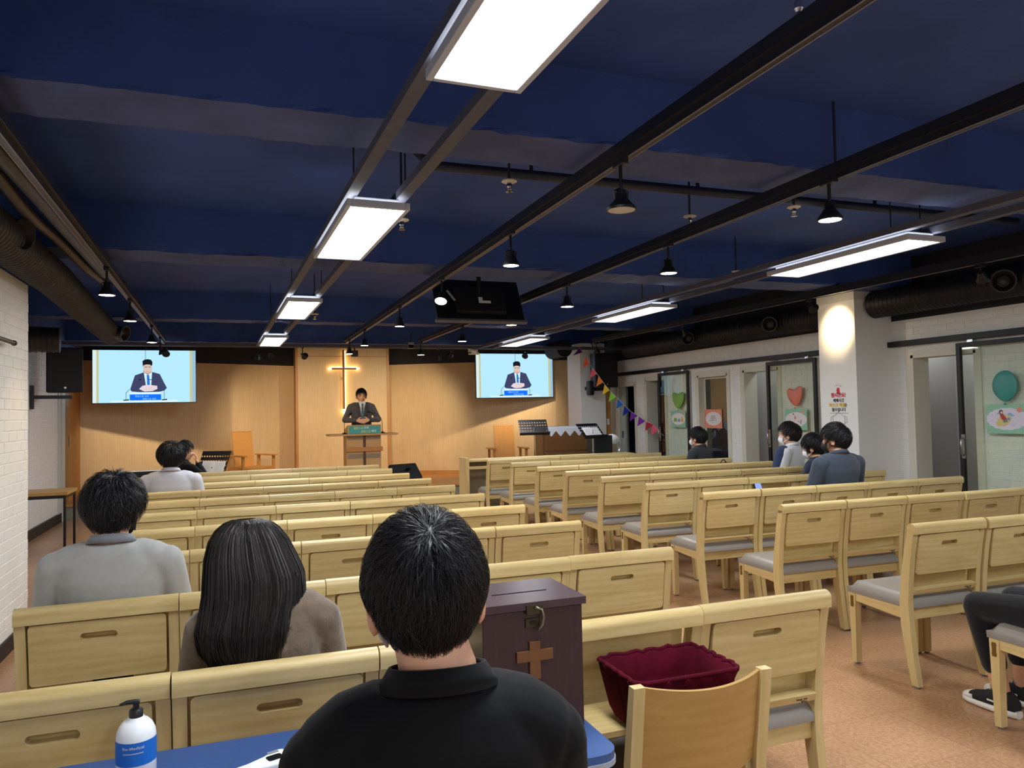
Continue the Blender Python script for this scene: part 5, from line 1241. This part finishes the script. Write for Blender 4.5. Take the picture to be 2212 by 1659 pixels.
def person(label, x, y, yaw, ztop, top_m, pants_m, hair_m, *, z0=0.0, seated=True, wid=1.0, head=(0, 0, 0), lean=-.06, voxel=.009, sleeve='long', arms=None, hands=False,
           hair=True, ears=True, hairkw=None, mask=None, collar_m=None, collar=True, headoff=(0, 0, 0), hem=.28, shoe_m=None, knees=None, headscale=1.0, shirt_extra=None):
    t = thing('person', label, 'person', (x, y, z0), yaw); zt = ztop-z0
    sh = zt-.285; hipz = .55 if seated else zt*.525; base = hipz-.10
    X, Y, Z = Vector((1, 0, 0)), Vector((0, 1, 0)), Vector((0, 0, 1)); yl = lambda z: lean*(z-hipz)/.5
    cz = lambda z: Vector((0, yl(z), z))
    hcen = Vector((0, yl(sh)+.028, zt-.128))+Vector(headoff); R = Euler(head, 'XYZ').to_matrix()
    TR = [(base, .165, .118), (hipz-.03, .178, .13), (hipz+.08, .165, .122), (hipz+(sh-hipz)*.45, .155, .110), (sh-.19, .166, .114), (sh-.10, .178, .112), (sh-.035, .172, .096), (sh+.012, .132, .078), (sh+.04, .080, .062)]
    def torso(mb, inf, upto=99):
        loft(mb, [(cz(z), X, Y, rx*wid+inf, ry*(1+.4*(wid-1))+inf) for z, rx, ry in TR], 26, 2.3); return mb
    if arms is None: arms = [[(s*.188*wid, yl(sh)-.005, sh-.045), (s*.235*wid, yl(sh)+.06, sh-.30), (s*.11, .30, hipz+.08)] for s in (-1, 1)]
    if knees is None:
        knees = [[(s*.09, 0, hipz-.01), (s*.115, .43, hipz-.035), (s*.12, .44, .09)] for s in (-1, 1)] if seated else [[(s*.085, 0, hipz-.02), (s*.09, .02, hipz*.53), (s*.095, -.01, .08)] for s in (-1, 1)]
    body = MB(); torso(body, 0); nb = cz(sh+.04)
    loft(body, [(nb-Vector((0, 0, .03)), X, Y, .058, .054), (nb+Vector((0, 0, .025)), X, Y, .056, .056), (hcen+R @ Vector((0, -.02, -.055)), X, Y, .053, .055), (hcen+R @ Vector((0, -.015, 0)), X, Y, .05, .055)], 20, 2)
    hs = headscale
    def E(c, r): body.ell(R @ (Vector(c)*hs)+hcen, [v*hs for v in r], 20, 14, 0, R)
    E((0, -.010, .014), (.073, .091, .096)); E((0, .024, -.045), (.058, .063, .070)); E((0, .056, -.094), (.027, .025, .021)); E((0, .070, .012), (.05, .024, .016))
    E((0, .084, -.030), (.036, .012, .030)); E((0, .094, -.036), (.0125, .018, .018)); E((0, .090, -.018), (.008, .012, .024)); E((0, .082, -.069), (.021, .011, .0075))
    for s in (-1, 1):
        if ears: E((s*.083, -.010, -.022), (.012, .022, .034))
        E((s*.040, .068, -.032), (.02, .016, .018))
    for A in arms:
        limb(body, A[:3], [.047*wid, .039, .027]); w_ = Vector(A[2]); f = (w_-Vector(A[1])).normalized()
        if len(A) > 3: hand(body, A[2], A[3], A[4], A[5], A[6], 1.0)
        else: hand(body, A[2], (f*.6+Vector((0, .6, -.15))), (0, 0, 1), .7, 1 if A[0][0] < 0 else -1)
    for A in knees: limb(body, A, [.082, .056, .038]); loft(body, [(Vector(A[2])+Vector((0, a, b)), X, Z, rx, rz) for a, b, rx, rz in ((-.05, -.05, .025, .03), (.0, -.045, .035, .04), (.09, -.06, .04, .026), (.17, -.07, .03, .014))], 14)
    remesh(body, 'body', voxel, SKIN, t, 3)
    shirt = torso(MB(), .011)
    for A in arms:
        a, b, c = Vector(A[0]), Vector(A[1]), Vector(A[2])
        if sleeve == 'short': limb(shirt, [a, a.lerp(b, .55)], [.062*wid, .056])
        else: limb(shirt, [a, b, b.lerp(c, .9)], [.060*wid, .052, .040])
        sx = 1 if a.x > 0 else -1
        loft(shirt, [(Vector((sx*px*wid, yl(sh), pz)), Vector((0, 1, 0)), Vector((.35*sx, 0, 1)).normalized(), r0, r1) for px, pz, r0, r1 in ((.08, sh+.0, .07, .05), (.14, sh-.02, .07, .055), (.19, sh-.055, .062, .058))], 16, 2)
    if shirt_extra: shirt_extra(shirt, sh, hipz, yl)
    so = remesh(shirt, 'shirt', max(.007, voxel), top_m, t, 5)
    if collar:
        cm = collar_m or top_m; mb = MB(); q0 = cz(sh+.05)
        ring_ = [q0+Vector((.070*math.cos(q), .068*math.sin(q), .014-.014*math.sin(q))) for q in np.linspace(0, 2*PI, 25)[:-1]]
        ring2 = [p+Vector((p.x*.26, (p.y-q0.y)*.22, -.030)) for p in ring_]; k = len(ring_)
        ring3 = [p*1.0+Vector(((p.x)*-.08, (p.y-q0.y)*-.08, 0)) for p in ring_]; ring4 = [p+Vector((p.x*-.05, (p.y-q0.y)*-.05, 0)) for p in ring2]
        V = ring_+ring2+ring3+ring4; Fq = []
        for i in range(k):
            j = (i+1) % k; Fq += [(i, j, k+j, k+i), (2*k+i, 3*k+i, 3*k+j, 2*k+j), (i, 2*k+i, 2*k+j, j), (k+i, k+j, 3*k+j, 3*k+i)]
        MB().add(V, Fq).obj('collar', cm, t, smooth=True)
    pants = MB(); loft(pants, [(cz(z), X, Y, rx*wid+.012, ry+.012) for z, rx, ry in ((base-.005, .160, .115), (hipz-.03, .180, .134), (hipz+.06, .168, .124))], 24)
    for A in knees:
        a, b, c = [Vector(p) for p in A]; k = max(0.0, min(1.0, (b.z-hem)/(b.z-c.z))) if seated else .97
        limb(pants, [a, b, b.lerp(c, k)], [.092, .068, .056])
    remesh(pants, 'trousers', max(.009, voxel), pants_m, t, 3)
    sm = shoe_m or BLACKM
    if shoe_m is not False:
        for A in knees:
            c = Vector(A[2]); m = MB(); loft(m, [(c+Vector((0, a, b)), X, Z, rx, rz) for a, b, rx, rz in ((-.07, -.045, .028, .03), (-.03, -.035, .042, .045), (.07, -.05, .047, .036), (.16, -.06, .042, .024), (.19, -.065, .02, .014))], 16, 2.4)
            sh_ = m.obj('shoe', sm, t, smooth=True); m = MB(); loft(m, [(c+Vector((0, a, -.081)), X, Y*0+Z, rx, .009) for a, rx in ((-.08, .028), (-.03, .045), (.08, .05), (.17, .044), (.20, .02))], 16, 3); m.obj('sole', MATS.get('sole') or mat('sole', '#d8d4ca', .6), sh_)
    if hair: short_hair(t, hcen, R, hair_m, hs=headscale, **(hairkw or {}))
    if mask: face_mask(t, hcen, R, mask, headscale)
    t['_h'] = 0; del t['_h']
    return t, hcen, R
BLKT = cloth('black cotton', '#0a0c0f', .1, .15, 25, .04)
DKP = cloth('dark trousers', '#17181d')
def at_px(px, py, Y): return aty(px, py, Y)

# man in the black T-shirt
p = at_px(918, 1112, 1.08)
man, hc, R = person('man in a black T-shirt seen from behind at the blue table', p.x+.012, 1.08, -.12, p.z+.012, BLKT, DKP, HAIRM, voxel=.0055, sleeve='short', wid=.88, lean=-.02, headscale=.91, headoff=(-.012, 0, .0), head=(-.06, -.04, -.02), mask=MASKW, collar=True,
    hairkw=dict(n=12000, length=.06, wd=.0011, puff=(.007, .004, .006), lift=.010, whorl=(.05, -.62, .78), seed=3),
    arms=[[(s*.165, -.02, p.z-.285-.045), (s*.205, .10, p.z-.285-.30), (s*.12, .33, .74)] for s in (-1, 1)])
# man in the grey jacket
p = at_px(250, 1023, 3.215); G = cloth('grey jersey', '#a6a6a4', .05, .3, 10)
person('man in a light grey top with stand collar in the second row', p.x, 3.215, -.05, p.z, G, DKP, HAIRM, voxel=.008, wid=1.0, head=(-.10, 0, -.05), lean=-.07, collar_m=cloth('grey collar', '#7b7f85'), mask=MASKB,
    hairkw=dict(n=5000, length=.055, wd=.002, puff=(.012, .008, .006), lift=.018, tuft=.004, seed=5, whorl=(.1, -.3, .9)))
# man in the white shirt
p = at_px(371, 957, 7.365); WS = cloth('white shirt cotton', '#c9c9d4', .03, .5, 9)
person('man in a white shirt with black hair near the music stand', p.x, 7.365, -.05, p.z, WS, DKP, HAIRM, wid=1.05, voxel=.009, headscale=1.05, head=(-.05, 0, 0), hairkw=dict(n=3000, wd=.0032, puff=(.026, .012, .010), seed=6))
# musician in black with a hand at the face
p = at_px(407, 952, 10.25); zt = p.z; sh = zt-.285
person('musician in a black shirt with glasses, hand raised to the face', p.x-.03, 10.25, -1.15, zt, BLKT, DKP, HAIRM, voxel=.006, wid=.95, head=(-.12, 0, -.1),
    arms=[[(-.18, 0, sh-.05), (-.24, .08, sh-.28), (-.1, .28, .72)], [(.18, .0, sh-.05), (.20, .19, sh-.22), (.02, .135, sh-.005), (-.08, -.12, 1), (.4, .9, 0), .8, -1]], hairkw=dict(n=1800, wd=.0032, puff=(.012, .006, .006), seed=8))
def spectacles(parent, hc, R, m):
    mb = MB()
    for s in (-1, 1):
        mb.tube([R @ Vector((s*.033+.022*math.cos(q), .098, -.004+.018*math.sin(q)))+hc for q in np.linspace(0, 2*PI, 17)], .002, 6); mb.tube([R @ Vector(q)+hc for q in ((s*.055, .096, 0), (s*.074, .05, .0), (s*.08, -.01, -.002))], .002, 6)
    mb.tube([R @ Vector((x, .1, 0))+hc for x in (-.012, .012)], .002, 6); mb.obj('glasses', m, parent)
# right block
p = at_px(1503, 923, 8.115); t, hc, R = person('man with glasses and white mask in a dark grey jacket, far right block', p.x, 8.115, .45, p.z, cloth('dark grey jacket', '#2b2f36'), DKP, HAIRM, mask=MASKW, hairkw=dict(n=2400, wd=.0032, puff=(.012, .008, .006), seed=9))
spectacles(t, hc, R, BLACK)
RW = cloth('white jersey', '#cfd0d6', .03, .3, 12); p = at_px(1697, 912, 6.585)
t, hc, R = person('man in a white baseball shirt with navy sleeves and white mask', p.x, 6.585, .55, p.z, RW, DKP, HAIRB, wid=1.1, mask=MASKW, head=(0, 0, .12), hairkw=dict(n=2800, wd=.0032, puff=(.014, .012, .006), seed=10))
NV = cloth('navy sleeve', '#2b3756', .05, .3, 12); sh = p.z-.285; m = MB()
for s in (-1, 1):
    a = Vector((s*.188*1.1, -.025, sh-.045)); b = Vector((s*.235*1.1, .04, sh-.30)); c = Vector((s*.11, .30, .63)); limb(m, [a, b, b.lerp(c, .9)], [.068*1.1, .058, .046])
    loft(m, [(Vector((s*px, -.02, pz)), Vector((0, 1, 0)), Vector((.35*s, 0, 1)).normalized(), r0, r1) for px, pz, r0, r1 in ((.12, sh+.0, .066, .046), (.16, sh-.012, .078, .060), (.21, sh-.05, .072, .066))], 16, 2)
    o = remesh(m, 'sleeve', .009, NV, t, 4); m = MB()
p = at_px(1752, 936, 5.815); NT = cloth('navy knit', '#1a2138'); sh = p.z-.285
t, hc, R = person('woman in a navy top with tied black hair and mask, right block', p.x, 5.815, .45, p.z, NT, DKP, HAIRM, wid=.88, mask=MASKW, head=(-.12, 0, .05), hairkw=dict(n=2600, wd=.0032, length=.08, puff=(.012, .01, .004), seed=11, line=([-1, -.5, -.15, .2, .55, 1], [-.80, -.72, -.5, -.2, .36, .48])))
MB().ell(R @ Vector((.0, -.105, -.07))+hc, (.035, .04, .05), 14, 10).obj('hair_bun', HAIRM, t, smooth=True)
p = at_px(1800, 915, 5.005); DS = cloth('charcoal shirt', '#3c4350', .06, .4, 10)
person('man in a charcoal shirt with black mask in front of the near pillar', p.x-.02, 5.005, .04, p.z, DS, DKP, HAIRM, wid=1.08, voxel=.008, mask=MASKB, head=(0, 0, .45), hairkw=dict(n=2600, wd=.0025, puff=(.014, .014, .010), length=.07, seed=12, whorl=(.1, -.7, .7)))

# woman with long hair (front row of the left block)
BS = cloth('brown wool', '#695a4c', .12, .4, 40, .4); p = at_px(540, 1120, 2.27); wx = .075; zt = p.z
tW, hcW, RW_ = person('woman with long wavy dark hair in a brown sweater, nearest row', wx, 2.27, -.04, zt+.045, BS, DKP, HAIRB, wid=.84, voxel=.008, head=(-.16, -.10, .22), headoff=(p.x-wx-.005, .03, -.06), hair=False, ears=False, lean=-.05)
prof_px = [(1121, 508, 556), (1128, 488, 580), (1142, 470, 598), (1165, 455, 616), (1200, 446, 634), (1240, 443, 652), (1280, 441, 655), (1320, 436, 650), (1360, 430, 645), (1400, 440, 638), (1430, 462, 620), (1450, 495, 590), (1458, 520, 560)]
rings = []
for k, (py, xl, xr) in enumerate(prof_px):
    s = k/(len(prof_px)-1); Yb = 2.285-.115*min(1, max(0, (py-1180)/170)); a = at_px(xl, py, Yb); b = at_px(xr, py, Yb)
    ry = [.02, .045, .07, .088, .098, .092, .075, .058, .05, .048, .045, .04, .02][k]
    rings.append(((a+b)/2, (b.x-a.x)/2, ry))
def hair_surface(s, q, out=0.0, wob=0.0):
    k = min(len(rings)-2, int(s*(len(rings)-1))); f = s*(len(rings)-1)-k
    (c0, a0, b0), (c1, a1, b1) = rings[k], rings[k+1]; c = c0.lerp(c1, f); a = a0+(a1-a0)*f; b = b0+(b1-b0)*f
    return c+Vector(((a+out)*math.cos(q)+wob, (b+out)*math.sin(q), 0))
mb = MB(); n = 48; V = [hair_surface(i/40, 2*PI*k/n, -.004+.003*math.sin(k*2.3+i*.2)) for i in range(41) for k in range(n)]; F = []
for i in range(40):
    for k in range(n):
        q = 2*PI*(k+.5)/n
        if 6 < i < 30 and .95 < q < 2.2: continue      # leave the face open at the front
        F.append((i*n+k, i*n+(k+1) % n, (i+1)*n+(k+1) % n, (i+1)*n+k))
mb.add(V, F); rg = np.random.default_rng(21); SV = []; SF = []
for i in range(7000):
    q = -PI/2+rg.uniform(-1.9, 1.9); s0 = rg.uniform(0, .25) if rg.random() < .8 else rg.uniform(.2, .5); s1 = rg.uniform(.78, 1.03); seg = 18; ph = rg.uniform(0, 6); am = rg.uniform(.003, .012); out = rg.uniform(-.001, .008); wd = rg.uniform(.001, .0026); roll = rg.uniform(-1.1, 1.1); base = len(SV); drift = rg.normal()*.12; clump = math.sin(q*11)*.004
    for j in range(seg+1):
        u = j/seg; s = min(1.0, s0+(s1-s0)*u); g = max(0, s-.45)/.55; qq = q+drift*u*g; w_ = am*g*math.sin(s*16+ph*.35+q*6)
        pp = hair_surface(min(.985, s), qq, out+clump*g+g*g*.006*math.sin(ph), w_); tn = Vector((-math.sin(qq), math.cos(qq), 0)); h = wd*(1-.8*u**3)/2; tn = tn*math.cos(roll)+Vector((math.cos(qq), math.sin(qq), 0))*math.sin(roll)
        SV += [pp-tn*h, pp+tn*h]
    for j in range(seg): SF.append((base+2*j, base+2*j+1, base+2*j+3, base+2*j+2))
mi = [0]*len(mb.f)+[int((k//18*7919 % 10) < 3) for k in range(len(SF))]; mb.add(SV, SF); me = bpy.data.meshes.new('hair'); me.from_pydata([tuple(Vector(v)) for v in mb.v], [], mb.f); me.materials.append(HAIRB); me.materials.append(HAIRB2); me.polygons.foreach_set('material_index', mi); me.polygons.foreach_set('use_smooth', [True]*len(me.polygons)); me.update()
o = bpy.data.objects.new('hair', me); C.objects.link(o); o.parent = tW; bpy.context.view_layer.update(); o.matrix_parent_inverse = Matrix.Translation(tW.location).to_4x4().inverted() if False else (Matrix.Translation(tW.location) @ Matrix.Rotation(-.04, 4, 'Z')).inverted()

# person at the right edge: knee, rolled trousers, canvas shoe
hx = REND[0]+CW/2; K = [[(-.10, 0, .54), (-.135, .44, .51), (-.055, .40, .095)], [(.09, 0, .54), (.12, .44, .51), (.12, .42, .095)]]
tP, _, _ = person('person in black rolled trousers and canvas shoes cut by the right edge', hx, 2.24, 0, 1.27, cloth('black sweatshirt', '#15161a'), cloth('black denim', '#14161b', .1, .2, 40), HAIRM, arms=[[(s*.188, -.01, .94), (s*.25, .0, .70), (s*.10, .10, .66)] for s in (-1, 1)], knees=K, hem=.235, shoe_m=False, voxel=.008, hairkw=dict(n=1800, wd=.0032))
CAN = mat('black canvas', '#15161a', .85); RUB = mat('white rubber', '#dcdad2', .5); LACE = mat('grey speckled lace', '#9c9a94', .8, var=.3, vscale=60)
for A in K:
    c = Vector(A[2]); XX, YY, ZZ = Vector((1, 0, 0)), Vector((0, 1, 0)), Vector((0, 0, 1))
    m = MB(); loft(m, [(Vector((c.x, c.y+a, zc)), XX, ZZ, rx, rz) for a, zc, rx, rz in ((-.075, .05, .028, .03), (-.05, .062, .036, .045), (0, .068, .042, .052), (.05, .058, .045, .042), (.10, .047, .046, .03), (.15, .04, .042, .022), (.185, .034, .028, .014))], 18, 2.4)
    up = m.obj('shoe', CAN, tP, smooth=True)
    m = MB(); loft(m, [(Vector((c.x, c.y+a, .017)), XX, ZZ, rx, .017) for a, rx in ((-.085, .022), (-.07, .037), (0, .046), (.08, .051), (.15, .047), (.19, .030), (.198, .015))], 20, 3.2); m.obj('rubber_sole', RUB, up, autos=True)
    m = MB(); loft(m, [(Vector((c.x, c.y+a, zc)), XX, ZZ, rx, rz) for a, zc, rx, rz in ((.125, .040, .0455, .027), (.155, .037, .0435, .0245), (.19, .030, .0285, .0165), (.196, .027, .012, .008))], 18, 2.3); m.obj('toe_cap', RUB, up, smooth=True)
    m = MB()
    for k in range(5):
        yy = c.y+.022+.021*k; zz = .118-.011*k-.004*k; m.tube([(c.x-.024, yy, zz-.012), (c.x-.01, yy+.008, zz), (c.x+.01, yy+.002, zz), (c.x+.024, yy+.01, zz-.012)], .0042, 6)
    m.tube([(c.x, c.y+.02, .122), (c.x-.03, c.y+.035, .125), (c.x-.035, c.y+.015, .105)], .004, 6); m.obj('laces', LACE, up, smooth=True)
    s_ = MB().box(c.x-.0475, c.x-.044, c.y+.0, c.y+.045, .052, .060, b=.001).obj('side_stripe', RUB, up)

# speaker at the lectern
SUIT = cloth('grey suit wool', '#4c4b50', .05, .2, 12); p = at_px(780, 840, 13.75); zt = p.z-HS; sh = zt-.285; zh = at_px(776, 908, 13.6).z-HS
HANDS = [[(-.19, 0, sh-.045), (-.30, .03, sh-.275), (-.105, .19, zh), (.95, .18, -.12), (0, 1, .15), .45, 1], [(.19, 0, sh-.045), (.30, .03, sh-.275), (.105, .19, zh-.004), (-.95, .22, -.12), (0, 1, .15), .45, -1]]
tS, hcS, RS = person('man in a grey suit with clasped hands preaching at the lectern', p.x, 13.75, PI-.02, p.z, SUIT, cloth('suit trousers', '#3a3a40'), HAIRM, z0=HS, seated=False, wid=1.06, voxel=.0055, head=(-.10, 0, 0), headscale=1.06, lean=.0, arms=HANDS, collar=False, hairkw=dict(n=1800, wd=.0032, length=.05, seed=14, puff=(.002, .002, .004), whorl=(.1, -.4, .9)))
WSH = mat('white dress shirt', '#dcdde2', .7); tie = mat('striped tie', '#39525e', .6)
fy = .125
m = MB().add([(-.062, fy-.028, sh+.055), (.062, fy-.028, sh+.055), (.04, fy+.012, sh-.05), (.012, fy+.02, sh-.30), (-.012, fy+.02, sh-.30), (-.04, fy+.012, sh-.05)], [(0, 1, 2, 5), (5, 2, 3, 4)]); o = m.obj('dress_shirt', WSH, tS); so = o.modifiers.new('t', 'SOLIDIFY'); so.thickness = .01
for s in (-1, 1): MB().prism([(0, 0), (s*.06, .035), (s*.055, -.03), (s*.022, -.045)], .006, Matrix.Translation((0, fy+.0, sh+.03)) @ Matrix.Rotation(PI/2, 4, 'X')).obj('shirt_collar', WSH, tS)
m = MB()
for k in range(9): za, zb = sh+.02-k*.035, sh+.02-(k+1)*.035; w0 = .012+.0022*k; m.add([(-w0, fy+.022+.001*k, za), (w0, fy+.022+.001*k, za-.012), (w0+.002, fy+.023+.001*k, zb-.012), (-w0-.002, fy+.023+.001*k, zb)], [(0, 1, 2, 3)], k % 2)
o = m.obj('tie', [tie, mat('tie stripe', '#55707a', .6)], tS); so = o.modifiers.new('t', 'SOLIDIFY'); so.thickness = .006
for s in (-1, 1):
    o = MB().add([(s*.066, fy-.03, sh+.05), (s*.10, fy-.01, sh-.02), (s*.075, fy+.02, sh-.16), (s*.018, fy+.03, sh-.31), (s*.04, fy+.018, sh-.05)], [(0, 1, 2, 3, 4)]).obj('lapel', cloth('lapel wool', '#444349'), tS); so = o.modifiers.new('t', 'SOLIDIFY'); so.thickness = .008
FD = mat('dark brow', '#1b1412', .7)
for s in (-1, 1):
    MB().tube([RS @ Vector(q)+hcS for q in ((s*.018, .096, .012), (s*.036, .093, .017), (s*.054, .080, .012))], .0035, 6).obj('eyebrow', FD, tS)
    MB().ell(RS @ Vector((s*.033, .084, -.008))+hcS, (.013, .006, .0035), 10, 6).obj('eye', FD, tS)
MB().tube([RS @ Vector(q)+hcS for q in ((-.02, .090, -.069), (0, .095, -.068), (.02, .090, -.069))], .0028, 6).obj('mouth', mat('lips', '#a85f52', .6), tS)
w_ = Vector(HANDS[0][2]); MB().tube([w_+Vector((-.012, -.01, 0))+Vector((0, .031*math.cos(q), .031*math.sin(q))) for q in np.linspace(0, 2*PI, 17)], .006, 8).obj('wrist_watch', BLACK, tS)
